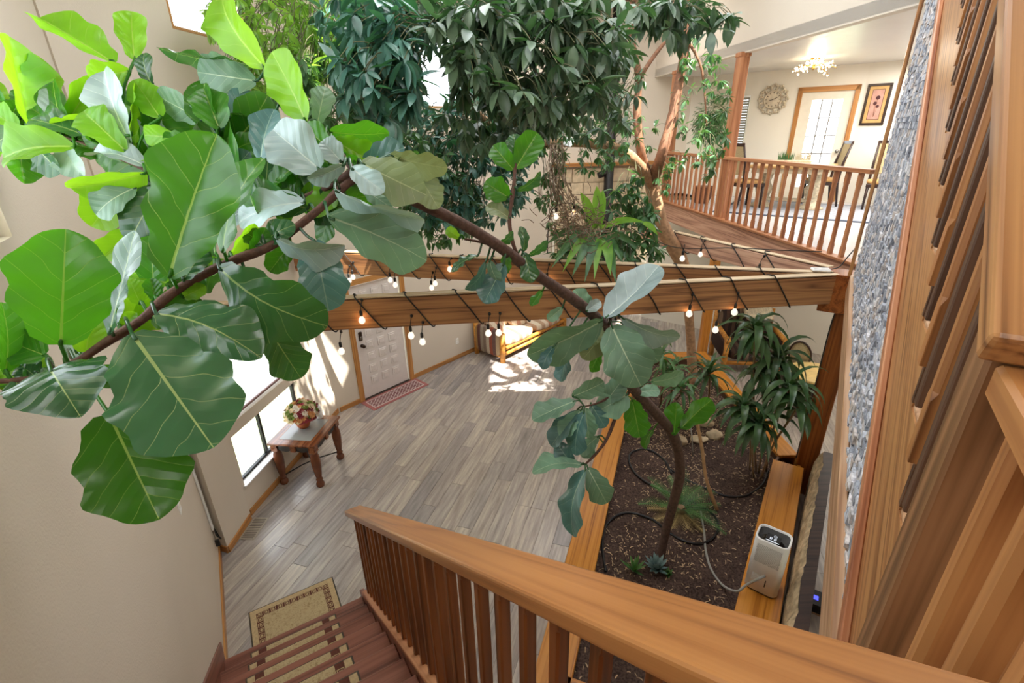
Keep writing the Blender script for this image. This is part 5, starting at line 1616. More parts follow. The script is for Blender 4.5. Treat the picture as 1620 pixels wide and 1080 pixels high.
board('bottom_rail', WW.at(0.12, -0.042, 1.258), WW.at(1.48, -0.042, 1.258), (0, 0, 1), .03, .03, plain('mauve_rail', '#7d5f60', .5), sh, .004)
def plate(name, label, cat, line, t, z, w_, h_, slots=()):
    r = thing(name, label, cat, line.at(t, 0, z))
    board('cover_plate', line.at(t, .004, z - h_ / 2), line.at(t, .004, z + h_ / 2), line.u, .008, w_, M['white'], r, .002)
    for dz in slots: board('receptacle', line.at(t, .009, z + dz - .014), line.at(t, .009, z + dz + .014), line.u, .004, w_ * .4, M['wall_white'], r, .001)
    return r
plate('switch_plate', 'white switch plate on the beige left wall below the fig leaves', 'switch', LW, 4.02, 1.47, .09, .13, (0,))
plate('wall_outlet', 'white outlet plate on the wall between front door and sofa', 'outlet', DW, 2.67, .38, .075, .12, (-.025, .025))
cc = thing('cord_cover', 'white cord cover running down the corner of the left wall', 'cord cover', LW.at(5.06, .015, .3))
for z0_, z1_ in ((.34, 1.28), (1.30, 2.24), (2.26, 3.4)):
    board('channel', LW.at(5.07, .012, z0_), LW.at(5.07, .012, z1_), LW.u, .022, .035, M['white'], cc, .005)
tube('cable_loop', smooth_path([tuple(LW.at(5.07, .02, .36)), tuple(LW.at(5.05, .05, .22)), tuple(LW.at(5.0, .06, .26)), tuple(LW.at(4.97, .04, .33)), tuple(LW.at(5.02, .03, .36))], 5), .006, M['black'], cc)
box('plug', (-.015, -.02, -.04), (.015, .02, .04), M['black'], cc, .005, mw=frame(LW.u, (0, 0, 1), LW.at(4.95, .03, .25)))
vt = thing('floor_register', 'beige metal floor vent beside the pier at the window wall', 'vent', (-3.05, 4.35, 0))
mwv = frame((0.05, 1, 0), (0, 0, 1), (-3.03, 4.35, .003))
box('vent_frame', (-.17, -.09, -.003), (.17, .09, .003), plain('vent_beige', '#a39a8c', .5), vt, .002, mw=mwv)
for i in range(12): box('louver', (-.15 + i * .0255, -.07, .003), (-.138 + i * .0255, .07, .006), M['joint'], vt, .001, mw=mwv)

# ------------------------------------------------------------------ doormat
M['mat_mauve'] = plain('mauve_doormat', '#9a5f5e', .95, 0, .15, 60)
M['mat_dark'] = plain('dark_mauve_doormat', '#74464a', .95, 0, .15, 60)
M['mat_white'] = plain('white_doormat_thread', '#d9c8c4', .95, 0, .06, 60)
mt = thing('doormat', 'mauve doormat with white ring pattern lying before the front door', 'doormat', DW.at(.985, .21, 0))
mwm = frame(DW.u, (0, 0, 1), DW.at(.985, .215, .0005))
box('mat_base', (-.585, -.195, 0), (.585, .195, .008), M['mat_mauve'], mt, .003, mw=mwm)
bm = bmesh.new(); bm_box(bm, (-.515, -.135, .007), (.515, .135, .0095)); from_bm('field', bm, M['mat_dark'], mt, mw=mwm)
bm = bmesh.new()
for a in ((-.52, -.14, .52, -.131), (-.52, .131, .52, .14), (-.52, -.14, -.511, .14), (.511, -.14, .52, .14)): bm_box(bm, (a[0], a[1], .008), (a[2], a[3], .011))
from_bm('white_edging', bm, M['mat_white'], mt, mw=mwm)['kind'] = 'stuff'
vs, fs = [], []
for i in range(13):
    for j in range(4):
        cx, cy = -.47 + i * .0783, -.098 + j * .0653
        for k in range(8):
            a = 2 * PI * (k + .5) / 8
            for r in (.037, .029): vs.append((cx + r * math.cos(a), cy + r * .84 * math.sin(a), .0102))
        b = len(vs) - 16
        fs += [(b + 2 * k, b + (2 * k + 2) % 16, b + (2 * k + 3) % 16, b + 2 * k + 1) for k in range(8)]
        if i < 12:
            b = len(vs); vs += [(cx + .034, cy - .003, .0102), (cx + .046, cy - .003, .0102), (cx + .046, cy + .003, .0102), (cx + .034, cy + .003, .0102)]; fs.append((b, b + 1, b + 2, b + 3))
mesh('ring_pattern', vs, fs, M['mat_white'], mt, mw=mwm)['kind'] = 'stuff'

# ------------------------------------------------------------------ end table by the window, flowers, candle
M['table'] = wood('dark_cherry_wood', '#8a5433', '#6f3d22', '#452314', .22, 6, .05, .06, .6)
M['table_leg'] = plain('turned_cherry', '#6b3b22', .25, 0, .2, 8)
M['table_dark'] = plain('dark_table_inlay', '#2d2622', .4, .1, .2)
tb = thing('end_table', 'carved dark brown end table with turned legs under the window', 'table', WW.at(.95, .34, 0))
tw = frame(WW.u, (0, 0, 1), WW.at(.95, .335, 0))
bm = bmesh.new(); bm_box(bm, (-.36, -.32, .625), (.36, .32, .66), bev=.010); from_bm('table_top', bm, M['table'], tb, mw=tw)
bm = bmesh.new(); bm_box(bm, (-.25, -.21, .655), (.25, .21, .664), bev=.002); from_bm('top_inlay', bm, plain('slate_inlay', '#8b8985', .15, 0, .08, 6), tb, mw=tw)
prof_leg = [(.040, .0), (.052, .015), (.054, .045), (.040, .075), (.030, .085), (.034, .10), (.044, .105), (.044, .115), (.032, .125), (.046, .20), (.056, .30), (.060, .40), (.052, .47), (.042, .50), (.046, .515), (.046, .53)]
for sx in (-.29, .29):
    for sy in (-.25, .25):
        l = lathe('leg', prof_leg, M['table_leg'], tb, 14, tw @ Matrix.Translation((sx, sy, 0)))
        bm = bmesh.new(); bm_box(bm, (sx - .045, sy - .045, .525), (sx + .045, sy + .045, .628), bev=.006); from_bm('leg_block', bm, M['table'], l, mw=tw)
def apron(x0, y0, x1, y1):
    # shaped apron: wavy lower edge
    n = 24; vs, fs = [], []
    d = V((x1 - x0, y1 - y0, 0)); nn = V((-d.y, d.x, 0)).normalized() * .012
    for i in range(n + 1):
        t = i / n
        low = .56 - .035 * abs(math.sin(PI * t * 2)) - (.02 if .42 < t < .58 else 0)
        p = V((x0, y0, 0)) + d * t
        for q in (-1, 1): vs += [p + nn * q + V((0, 0, low)), p + nn * q + V((0, 0, .627))]
    for i in range(n):
        a = i * 4
        fs += [(a, a + 4, a + 5, a + 1), (a + 2, a + 3, a + 7, a + 6), (a, a + 2, a + 6, a + 4)]
    ap = mesh('apron', vs, fs, M['table_dark'], tb, mw=tw)
    c = (V((x0, y0, 0)) + V((x1, y1, 0))) / 2
    bm = bmesh.new(); bm_box(bm, (c.x - .035, c.y - .035, .53), (c.x + .035, c.y + .035, .62), bev=.008); from_bm('apron_boss', bm, M['table'], ap, mw=tw)
for a in ((-.26, .265, .26, .265), (-.26, -.265, .26, -.265), (.305, -.22, .305, .22), (-.305, -.22, -.305, .22)): apron(*a)
for s in (-1, 1):
    tube('stretcher', [tw @ V((-.28, -.24 * s, .12)), tw @ V((-.1, -.09 * s, .155)), tw @ V((0, 0, .16)), tw @ V((.1, .09 * s, .155)), tw @ V((.28, .24 * s, .12))], .009, M['black'], tb, 8)
# flower arrangement
fc = WW.at(1.00, .30, .664)
fa = thing('flower_arrangement', 'round arrangement of red, cream and orange flowers on the end table', 'flowers', fc)
lathe('pot', [(.06, 0), (.085, .04), (.095, .10), (.085, .13)], plain('terracotta_pot', '#a8582c', .5, 0, .2), fa, 14, Matrix.Translation(fc))
def blossom(col):
    vs, fs = [], []
    for ring, (r, z, n) in enumerate(((.034, .0, 7), (.022, .014, 6), (.010, .022, 5))):
        for k in range(n):
            a = 2 * PI * k / n + ring
            b = len(vs)
            c_, s_ = math.cos(a), math.sin(a)
            vs += [(0, 0, z * .6), (c_ * r * .7 - s_ * r * .45, s_ * r * .7 + c_ * r * .45, z + .006), (c_ * r * 1.15, s_ * r * 1.15, z + .013), (c_ * r * .7 + s_ * r * .45, s_ * r * .7 - c_ * r * .45, z + .006)]
            fs.append((b, b + 3, b + 2, b + 1))
    me = bpy.data.meshes.new('flower'); me.from_pydata(vs, [], fs)
    me.materials.append(plain('petal_' + col.strip('#'), col, .8, 0, .15, 40)); return me
BL = [blossom(c) for c in ('#8e2f3c', '#e2cfae', '#c9793f', '#b24a55', '#d8a06a', '#7a8a3c', '#e8ddd0')]
for k in range(125):
    f = (k + .5) / 125
    el = math.asin(1 - f * 1.25); a = k * 2.399
    d = V((math.cos(a) * math.cos(el), math.sin(a) * math.cos(el), math.sin(el)))
    c = fc + V((0, 0, .20)) + V((d.x * .19, d.y * .19, d.z * .155)) * R.uniform(.86, 1.06)
    o = bpy.data.objects.new('flower', BL[R.choice((0, 1, 1, 2, 3, 4, 5, 6, 0, 5))]); COL.objects.link(o)
    o.matrix_basis = frame(d.orthogonal(), d, c) @ Matrix.Scale(R.uniform(.8, 1.35), 4)
    adopt(o, fa)
bm = bmesh.new(); bmesh.ops.create_icosphere(bm, subdivisions=2, radius=.15)
from_bm('leaf_mass', bm, plain('bouquet_green', '#4e5a2a', .9, 0, .4, 40), fa, mw=Matrix.Translation(fc + V((0, 0, .2))))
cd = WW.at(1.235, .40, .662)
cj = thing('candle_jar', 'white candle jar beside the flowers on the end table', 'candle', cd)
lathe('jar', [(.040, 0), (.045, .01), (.045, .12), (.036, .135), (.036, .15)], plain('milk_glass', '#f1efec', .2, 0, .02), cj, 16, Matrix.Translation(cd))
lathe('lid', [(.038, .15), (.040, .155), (.038, .175), (.012, .18), (.014, .195), (0.0, .20)], M['white'], cj, 16, Matrix.Translation(cd))

# ------------------------------------------------------------------ log sofa beyond the front door
M['log'] = wood('honey_log', '#d79a4a', '#c58534', '#9c6020', .4, 5, .05, .08)
def stripes(name, cols, scale, axis=0, rough=.9):
    m, nt, b = mk(name)
    tc = N(nt, 'TexCoord'); sp = N(nt, 'SeparateXYZ'); nt.links.new(tc.outputs['Object'], sp.inputs[0])
    mu = N(nt, 'Math', operation='MULTIPLY'); mu.inputs[1].default_value = scale
    nt.links.new(sp.outputs[axis], mu.inputs[0])
    fr = N(nt, 'Math', operation='FRACT'); nt.links.new(mu.outputs[0], fr.inputs[0])
    r = nt.nodes.new('ShaderNodeValToRGB'); r.color_ramp.interpolation = 'CONSTANT'
    while len(r.color_ramp.elements) < len(cols): r.color_ramp.elements.new(.5)
    for i, (e, c) in enumerate(zip(r.color_ramp.elements, cols)):
        e.position = i / len(cols); e.color = srgb(c)
    nt.links.new(fr.outputs[0], r.inputs['Fac'])
    no = N(nt, 'TexNoise', Scale=60.0, Detail=3.0); nt.links.new(tc.outputs['Object'], no.inputs['Vector'])
    nt.links.new(mixc(nt, .3, r.outputs['Color'], ramp(nt, no.outputs['Fac'], [(.3, '#888888'), (.7, '#ffffff')]), 'MULTIPLY'), b.inputs['Base Color'])
    b.inputs['Roughness'].default_value = rough; b.inputs['Specular IOR Level'].default_value = .15
    bump(nt, b, no.outputs['Fac'], .3, .004)
    return m
M['patch'] = stripes('southwest_stripe_fabric', ['#8d7a6c', '#a89a88', '#6e4a44', '#b08a5a', '#c2a98a', '#7a5f58', '#a05a48', '#c9bba6'], 2.2)
M['cushion'] = stripes('southwest_cushion_fabric', ['#dcc8ac', '#c9a284', '#e4d6c0', '#b89a80', '#decdb6', '#bd8a70'], 1.6)
sf = thing('log_sofa', 'log framed sofa with striped southwestern upholstery in the sun by the far wall', 'sofa', DW.at(4.1, .43, 0))
so = frame(DW.u, (0, 0, 1), DW.at(3.05, .05, 0))
def sfx(x, y, z): return so @ V((x, -y, z))
for x in (.05, 2.10):
    tube('leg_post', [sfx(x, .78, 0), sfx(x, .78, .60)], [.055, .053], M['log'], sf, 12)
    tube('leg_post', [sfx(x, .06, 0), sfx(x, .06, .80)], .05, M['log'], sf, 12)
for z in (.16, .27):
    tube('front_rail', [sfx(.05, .78, z), sfx(2.10, .78, z)], .04, M['log'], sf, 10)
for x in (.05, 2.10): tube('side_rail', [sfx(x, .06, .12), sfx(x, .78, .12)], .035, M['log'], sf, 10)
def cushion(name, lo, hi, mat, parent, mw, puff=.05, n=8):
    lo, hi = V(lo), V(hi)
    c = (lo + hi) / 2; h = (hi - lo) / 2
    bm = bmesh.new(); bmesh.ops.create_cube(bm, size=2)
    bmesh.ops.subdivide_edges(bm, edges=bm.edges[:], cuts=5, use_grid_fill=True)
    for v in bm.verts:
        p = v.co.copy(); q = p.copy()
        m_ = max(abs(p.x), abs(p.y), abs(p.z))
        r = (abs(p.x) ** 5 + abs(p.y) ** 5 + abs(p.z) ** 5) ** .2
        q = p * (m_ / r) if r else p
        b_ = (1 - p.x ** 2) * (1 - p.y ** 2) + (1 - p.y ** 2) * (1 - p.z ** 2) + (1 - p.x ** 2) * (1 - p.z ** 2)
        q = V((q.x * h.x, q.y * h.y, q.z * h.z)) + p.normalized() * puff * b_ * .6
        v.co = q
    return from_bm(name, bm, mat, parent, True, mw @ Matrix.Translation(c))
cushion('arm_panel', (.00, -.76, .10), (.10, -.03, .66), M['patch'], sf, so @ Matrix.Identity(4), .02)
cushion('arm_panel', (2.05, -.76, .10), (2.15, -.03, .66), M['patch'], sf, so, .02)
for o in [c for c in bpy.data.objects if c.name.startswith('arm_panel')]:
    o.data.transform(Matrix.Rotation(0, 4, 'Z'))
M['patch_y'] = stripes('southwest_stripe_side', ['#8d7a6c', '#a89a88', '#6e4a44', '#b08a5a', '#c2a98a', '#7a5f58', '#a05a48', '#c9bba6'], 1.5, 1)
for o in bpy.data.objects:
    if o.name.startswith('arm_panel'): o.data.materials[0] = M['patch_y']
for i in range(2):
    x0 = .12 + i * .97
    cushion('seat_cushion', (x0, -.80, .28), (x0 + .95, -.14, .46), M['cushion'], sf, so, .06)
    cushion('back_cushion', (x0, -.30, .44), (x0 + .95, -.02, .86), M['cushion'], sf, so, .07)
for lab, x, y, z, rot in (('plump rust and cream pillow at the near end of the log sofa', .28, -.42, .60, .35), ('cream pillow leaning in the middle of the log sofa', .95, -.36, .63, -.2)):
    mwp2 = so @ Matrix.Translation((x, y, z)) @ Matrix.Rotation(rot, 4, 'Z') @ Matrix.Rotation(.9, 4, 'X')
    tag(cushion('pillow', (-.22, -.20, -.06), (.22, .20, .06), M['cushion'], None, mwp2, .07), lab, 'pillow', 'pillows on the log sofa')

# ------------------------------------------------------------------ string lights
M['bulb'], _nt, _b = mk('glowing_bulb_glass')
_t = N(_nt, 'BsdfTransparent'); _e = N(_nt, 'Emission', Strength=1.6); _e.inputs['Color'].default_value = srgb('#fff1dc')
_x = N(_nt, 'MixShader'); _x.inputs[0].default_value = .5
_nt.links.new(_t.outputs[0], _x.inputs[1]); _nt.links.new(_e.outputs[0], _x.inputs[2]); _nt.links.new(_x.outputs[0], _nt.nodes['Material Output'].inputs['Surface'])
M['filament'] = emit('lit_filament', '#ffb45a', 45)
M['filament_dim'] = emit('dim_filament', '#ffe2bb', 14)
M['wire'] = plain('black_string_wire', '#141414', .5, 0, .1)
SOCK = [(.005, .056), (.012, .050), (.015, .040), (.015, .012), (.013, .0)]
BULB = [(.010, .002), (.014, -.006), (.027, -.026), (.032, -.044), (.027, -.062), (.013, -.074), (.0015, -.078)]
def pendant(parent, p, lit):
    p = V(p)
    s = lathe('socket', SOCK, M['wire'], parent, 8, Matrix.Translation(p + V((0, 0, .012))))
    b = lathe('bulb', BULB, M['bulb'], parent, 12, Matrix.Translation(p + V((0, 0, .012))))
    f = M['filament'] if lit else M['filament_dim']
    tube('filament', [p + V((-.010, 0, -.004)), p + V((-.008, 0, -.048)), p + V((0, 0, -.008)), p + V((.008, 0, -.048)), p + V((.010, 0, -.004))], .0022, f, b, 5)
    if lit:
        l = lamp('POINT', 'bulb_glow', p + V((0, -.02, -.03)), .55, (1, .62, .28), .02)
        adopt(l, parent)
        l.matrix_basis = Matrix.Translation(p + V((0, -.02, -.03)))
    return s
def light_string(label, a, b, wd, ht, pitch, t0, t1, bulbs, ph=0.0):
    a, b = V(a), V(b)
    d = (b - a); L = d.length; d.normalize()
    side = V((-d.y, d.x, 0))
    if side.y < 0: side = -side
    root = thing('string_light', label, 'string light', a + d * t0, 'string lights on the beams')
    P3 = []
    t = t0
    e = .009
    while t < t1:
        P3 += [a + d * t + side * wd * .5 + V((0, 0, e)), a + d * t - side * e + V((0, 0, e * .5)),
               a + d * (t + pitch * .28 + R.uniform(-.02, .02)) - side * e + V((0, 0, -ht * .55)), a + d * (t + pitch * .5) - side * e * .8 + V((0, 0, -ht - e * .3)),
               a + d * (t + pitch * .56) + side * wd * .5 + V((0, 0, -ht - e * 1.2)), a + d * (t + pitch * .6) + side * (wd + e) + V((0, 0, -ht * .9)),
               a + d * (t + pitch * .92) + side * (wd + e) + V((0, 0, -.02))]
        t += pitch * R.uniform(.92, 1.08)
    tube('cord', smooth_path([tuple(p) for p in P3], 3), .0066, M['wire'], root, 6)
    for x, z, lit in bulbs:
        tt = (x - a.x) / d.x
        p = a + d * tt - side * .035 + V((0, 0, z - 2.8))
        top = a + d * (tt + .02) - side * .012 + V((0, 0, min(-.02, z - 2.8 + .16)))
        tube('drop_wire', smooth_path([tuple(top), tuple(top.lerp(p + V((0, 0, .06)), .5) - side * .012), tuple(p + V((0, 0, .06)))], 3), .004, M['wire'], root, 6)
        lathe('clip', [(.004, -.016), (.013, -.01), (.013, .01), (.004, .016)], M['wire'], root, 6, Matrix.Translation(top))
        pendant(root, p, lit)
    return root
light_string('black string of clear bulbs wound round the nearest beam', b1b, b1a, .10, .31, .44, .35, 6.1,
             [(-1.39, 2.62, 1), (-.96, 2.44, 0), (-.86, 2.37, 0), (-1.62, 2.32, 0), (-.23, 2.42, 0), (-.13, 2.42, 0), (1.76, 2.51, 1), (2.23, 2.50, 1), (2.06, 2.32, 0), (1.05, 2.45, 1), (.93, 2.36, 1)])
light_string('black string of clear bulbs wound round the second beam', b2b, b2a, .10, .29, .42, .35, 5.9,
             [(-2.03, 2.51, 0), (-2.09, 2.46, 0), (-1.52, 2.50, 0), (-1.46, 2.44, 0), (-.98, 2.43, 0), (-.93, 2.49, 0), (-.73, 2.68, 1), (-.08, 2.62, 1), (.43, 2.60, 1)])
light_string('black string of clear bulbs along the reddish beam by the dining floor', b3b, b3a, .09, .24, .5, .2, 2.6,
             [(3.02, 2.6, 0), (2.62, 2.62, 0), (2.34, 2.60, 0)])
ts = thing('string_light', 'black string of bulbs looped round the tree trunk and fern', 'string light', pt(1060, 395, 6.4), 'string lights on the beams')
sp3 = [pt(1300, 398, 5.3), pt(1240, 396, 5.4), pt(1160, 392, 5.6), pt(1090, 393, 5.8), pt(1056, 388, 6.35), pt(1020, 372, 6.4), pt(985, 360, 6.2), pt(940, 350, 5.6), pt(905, 322, 5.5), pt(872, 335, 5.5), pt(866, 400, 5.5)]
tube('cord', smooth_path([tuple(p) for p in sp3], 6), .006, M['wire'], ts, 6)
for x, y, d, lit in ((1030, 390, 6.3, 0), (1037, 388, 6.35, 0), (990, 388, 6.2, 0), (908, 333, 5.45, 1), (880, 338, 5.5, 1), (957, 375, 5.6, 0), (1080, 405, 5.75, 0)):
    q = pt(x, y, d)
    tube('drop_wire', [q + V((0, 0, .05)), q + V((.01, 0, .14))], .004, M['wire'], ts, 5)
    pendant(ts, q, lit)
rb = thing('wifi_box', 'flat white box lying on the beam end at the hub', 'router', V((3.20, 4.84, 2.806)))
mwr = frame((1, -.26, 0), (0, 0, 1), (3.17, 4.835, 2.806))
box('case', (-.085, -.05, 0), (.085, .05, .028), M['white'], rb, .009, mw=mwr)
box('top_plate', (-.07, -.035, .026), (.07, .035, .031), M['grille'], rb, .003, mw=mwr)
tube('cord', smooth_path([(3.25, 4.84, 2.82), (3.36, 4.85, 2.84), (3.44, 4.88, 2.93), (3.58, 5.0, 2.99)], 6), .006, M['wire'], rb)
pcx = thing('post_cord', 'thin dark cord running down the stained hub post', 'cord', BW.at(5.88, .185, .5))
tube('cord', smooth_path([tuple(BW.at(5.93, .20, 2.38)), tuple(BW.at(5.905, .182, 2.2)), tuple(BW.at(5.91, .182, 1.6)), tuple(BW.at(5.905, .182, 1.0)), tuple(BW.at(5.90, .18, .5))], 5), .007, M['wire'], pcx)
tube('loop', [BW.at(5.90, .185 + .0, 2.36), BW.at(5.895, .30, 2.355), BW.at(5.895, .41, 2.36)], .009, M['wire'], pcx)

# ------------------------------------------------------------------ dining railing, post, furniture
dg = thing('dining_railing', 'oak balustrade along the edge of the raised dining floor', 'railing', ED.at(3, -.03, 2.83))
board('handrail', ED.at(-.10, -.03, 3.735), ED.at(5.2, -.03, 3.735), (0, 0, 1), .095, .045, M['dining_rail'], dg, .007, seg=2)
e = .06
while e < 5.1:
    if not 2.78 < e < 3.0:
        chamfered('baluster', ED.at(e, -.03, 2.83), ED.at(e, -.03, 3.715), ED.u, .042, M['dining_rail'], dg, .10, .12, .009)
    e += .178
for lab, ee in (('square oak post rising from the dining rail to the ceiling', 2.89), ('oak post behind the tree at the far end of the dining rail', 5.18)):
    p = thing('oak_post', lab, 'post', ED.at(ee, .03, 2.8), 'posts along the dining rail')
    board('shaft', ED.at(ee, .03, 2.8), ED.at(ee, .03, 5.17), ED.u, .14, .15, M['dining_rail'], p, .006)
    board('cap_trim', ED.at(ee, .03, 5.11), ED.at(ee, .03, 5.17), ED.u, .16, .17, M['dining_rail'], p, .004)
# clock
M['clock'] = plain('whitewashed_carving', '#c6b9a2', .8, 0, .3, 30, .4)
ck = thing('wall_clock', 'round ornate carved beige clock hanging on the dining wall', 'clock', CW.at(-.60, .02, 4.66))
mwc = frame(CW.u, CW.n, CW.at(-.60, .004, 4.66))
lathe('clock_face', [(.15, 0), (.15, .018), (.145, .02), (0.0, .02)], plain('clock_face_cream', '#cfc2aa', .7), ck, 32, mwc)
bm = bmesh.new()
vs, fs = tube_data([(.155 * math.cos(2 * PI * k / 32), .155 * math.sin(2 * PI * k / 32), .025) for k in range(33)], .014, 8, False)
rim = mesh('face_rim', vs, fs, M['clock'], ck, True, mwc)
for k in range(12):
    a = 2 * PI * k / 12
    vs, fs = [], []
    for s in (-1, 1):      # paired scrolls
        sp_pts = []
        for i in range(15):
            th = i / 14 * 4.6
            r = .046 * (1 - i / 20)
            sp_pts.append((.222 + r * math.cos(th + PI), s * (.028 + r * math.sin(th) * .8), .02))
        sp_pts = [(p[0] * math.cos(a) - p[1] * math.sin(a), p[0] * math.sin(a) + p[1] * math.cos(a), p[2]) for p in sp_pts]
        tube_data(sp_pts, .0175, 6, True, vs, fs)
    mesh('scroll_carving', vs, fs, M['clock'], ck, True, mwc)['kind'] = 'stuff'
    lathe('bead', [(.02, 0), (.022, .02), (.012, .032), (0.0, .034)], M['clock'], ck, 8, mwc @ Matrix.Translation((.265 * math.cos(a), .265 * math.sin(a), 0)))
    box('hour_mark', (.105, -.005, .020), (.135, .005, .023), M['bronze'], ck, 0, mw=mwc @ Matrix.Rotation(a, 4, 'Z'))
box('hour_hand', (0, -.006, .024), (.07, .006, .028), M['bronze'], ck, 0, mw=mwc @ Matrix.Rotation(math.radians(195), 4, 'Z'))
box('minute_hand', (0, -.004, .029), (.105, .004, .032), M['bronze'], ck, 0, mw=mwc @ Matrix.Rotation(math.radians(25), 4, 'Z'))
sd = CW.at(-1.36, 0, 4.98)
smk = thing('smoke_detector', 'round white smoke detector high on the dining wall', 'smoke detector', sd)
lathe('base', [(.075, 0), (.075, .02), (.06, .035), (.045, .04), (0.0, .042)], M['white'], smk, 20, frame(CW.u, CW.n, CW.at(-1.36, 0.0, 4.98)))
lathe('sensor', [(.02, .04), (.02, .046), (0.0, .047)], M['grille'], smk, 12, frame(CW.u, CW.n, CW.at(-1.36, 0.0, 4.98)))
# picture
pf = thing('framed_picture', 'framed flower print in dark and gold frame right of the glazed door', 'picture', PWL.at(.24, .02, 4.5))
mwf = frame(PWL.u, PWL.n, PWL.at(.235, .0, 4.50))
bm = bmesh.new()
for a in ((-.185, -.335, .185, -.295), (-.185, .295, .185, .335), (-.185, -.295, -.145, .295), (.145, -.295, .185, .295)): bm_box(bm, (a[0], a[1], 0), (a[2], a[3], .03), bev=.005)
from_bm('frame', bm, plain('dark_frame', '#33231a', .35), pf, mw=mwf)
box('mount', (-.146, -.296, .002), (.146, .296, .012), plain('gold_mount', '#c79f63', .6), pf, 0, mw=mwf)
box('print', (-.085, -.235, .010), (.085, .235, .015), plain('pink_print', '#bf9284', .7, 0, .2, 8), pf, 0, mw=mwf)
box('inner_band', (-.095, -.245, .009), (.095, .245, .0125), plain('brown_band', '#6f4634', .6), pf, 0, mw=mwf)
for x, y, r in ((.01, .11, .034), (-.015, .02, .03), (.03, -.03, .026)):
    lathe('painted_flower', [(r, .015), (r * .7, .0175), (0.0, .018)], plain('painted_petal', '#4a2226', .6), pf, 9, mwf @ Matrix.Translation((x, y, 0)))
    vs, fs = tube_data([(x, y - r * .5, .016), (x * .5, y - .1, .016), (.0, -.20, .016)], .0025, 4)
    mesh('painted_stem', vs, fs, M['table'], pf, mw=mwf)
# chandelier
M['brass'] = plain('antique_brass', '#a07a3a', .3, .9, .1)
M['crystal'] = emit('lit_crystal', '#fff1d0', 4.0)
M['lamp'] = emit('lit_lamp', '#fff0cc', 30)
cc0 = ptz(1290, 92, 5.165)
ch = thing('ceiling_light', 'brass branching ceiling light with lit crystal beads over the dining table', 'chandelier', cc0)
lathe('canopy', [(.07, 0), (.07, -.02), (.03, -.035), (.018, -.05), (.018, -.13), (.03, -.15), (0.001, -.17)], M['brass'], ch, 14, Matrix.Translation(cc0))
for k in range(16):
    a = k * 2.399; el = -.5 + .75 * (k % 4) / 3
    L = R.uniform(.22, .40)
    d = V((math.cos(a) * math.cos(el), math.sin(a) * math.cos(el), math.sin(el) * .6))
    s = cc0 + V((0, 0, -.11))
    m_ = s + d * L * .5 + V((0, 0, .03)); e_ = s + d * L
    arm = tube('arm', smooth_path([tuple(s), tuple(m_), tuple(e_)], 3), .005, M['brass'], ch, 5)
    for q in range(5):
        t = .45 + .13 * q
        p = s.lerp(e_, min(t, 1.0)) + V((R.uniform(-.03, .03), R.uniform(-.03, .03), R.uniform(-.03, .04)))
        bm = bmesh.new(); bmesh.ops.create_icosphere(bm, subdivisions=1, radius=R.uniform(.010, .018))
        from_bm('crystal_bead', bm, M['crystal'], arm, mw=Matrix.Translation(p))
for k in range(5):
    a = k * 1.2566
    p = cc0 + V((.10 * math.cos(a), .10 * math.sin(a), -.06))
    bm = bmesh.new(); bmesh.ops.create_icosphere(bm, subdivisions=2, radius=.022)
    from_bm('lamp_bulb', bm, M['lamp'], ch, True, Matrix.Translation(p))
l = lamp('POINT', 'chandelier_glow', cc0 + V((0, 0, -.13)), 14, (1, .86, .62), .12); adopt(l, ch); l.matrix_basis = Matrix.Translation(cc0 + V((0, 0, -.13)))
# blinds at the dining window
vb = thing('window_blind', 'cream vertical blind over the left half of the dining window', 'blind', CW.at(-1.55, .02, 3.4), 'blinds at the dining window')
for k in range(6):
    board('vane', CW.at(-1.70 + .055 * k, .02, 3.37), CW.at(-1.70 + .055 * k, .02, 4.72), CW.n * 1.0 + CW.u * .2, .058, .003, plain('vane_cream', '#cfc7b2', .8) if k == 0 else bpy.data.materials['vane_cream'], vb, 0)
board('head_rail', CW.at(-1.74, .02, 4.735), CW.at(-1.38, .02, 4.735), (0, 0, 1), .04, .03, M['white'], vb, .003)
hb = thing('window_blind', 'grey slatted blind over the right half of the dining window', 'blind', CW.at(-1.2, .02, 3.4), 'blinds at the dining window')
for k in range(27):
    board('slat', CW.at(-1.35, .018, 3.40 + .05 * k), CW.at(-1.03, .018, 3.40 + .05 * k), CW.n * -.25 + V((0, 0, 1)), .003, .047, plain('slat_grey', '#8a877c', .7) if k == 0 else bpy.data.materials['slat_grey'], hb, 0)
board('head_rail', CW.at(-1.36, .02, 4.735), CW.at(-1.02, .02, 4.735), (0, 0, 1), .04, .03, M['white'], hb, .003)
# dining table and chairs
M['seat'] = plain('tan_seat_fabric', '#b98f58', .85, 0, .15, 40)
M['weave'] = plain('woven_back', '#b3a37c', .85, 0, .3, 90, .4)
M['chairwood'] = plain('dark_chair_wood', '#33201a', .35, 0, .15)
M['carved'] = plain('cream_table_base', '#cdc0a4', .7, 0, .3, 25)
dtc = V((5.05, 9.15, 2.80))
dt = thing('dining_table', 'dining table with tan top on a carved cream base behind the balustrade', 'table', dtc)
mwt = frame(CW.u, (0, 0, 1), dtc)
bm = bmesh.new(); bm_box(bm, (-.65, -.48, .70), (.65, .48, .75), bev=.012); from_bm('table_top', bm, plain('tan_table_top', '#b8935f', .3), dt, mw=mwt)
bm = bmesh.new(); bm_box(bm, (-.58, -.42, .62), (.58, .42, .70), bev=.004); from_bm('apron', bm, M['carved'], dt, mw=mwt)
for sx in (-.40, .40):
    lathe('pedestal', [(.20, 0), (.22, .03), (.12, .08), (.08, .14), (.13, .25), (.15, .35), (.09, .45), (.12, .55), (.14, .62)], M['carved'], dt, 14, mwt @ Matrix.Translation((sx, 0, 0)))
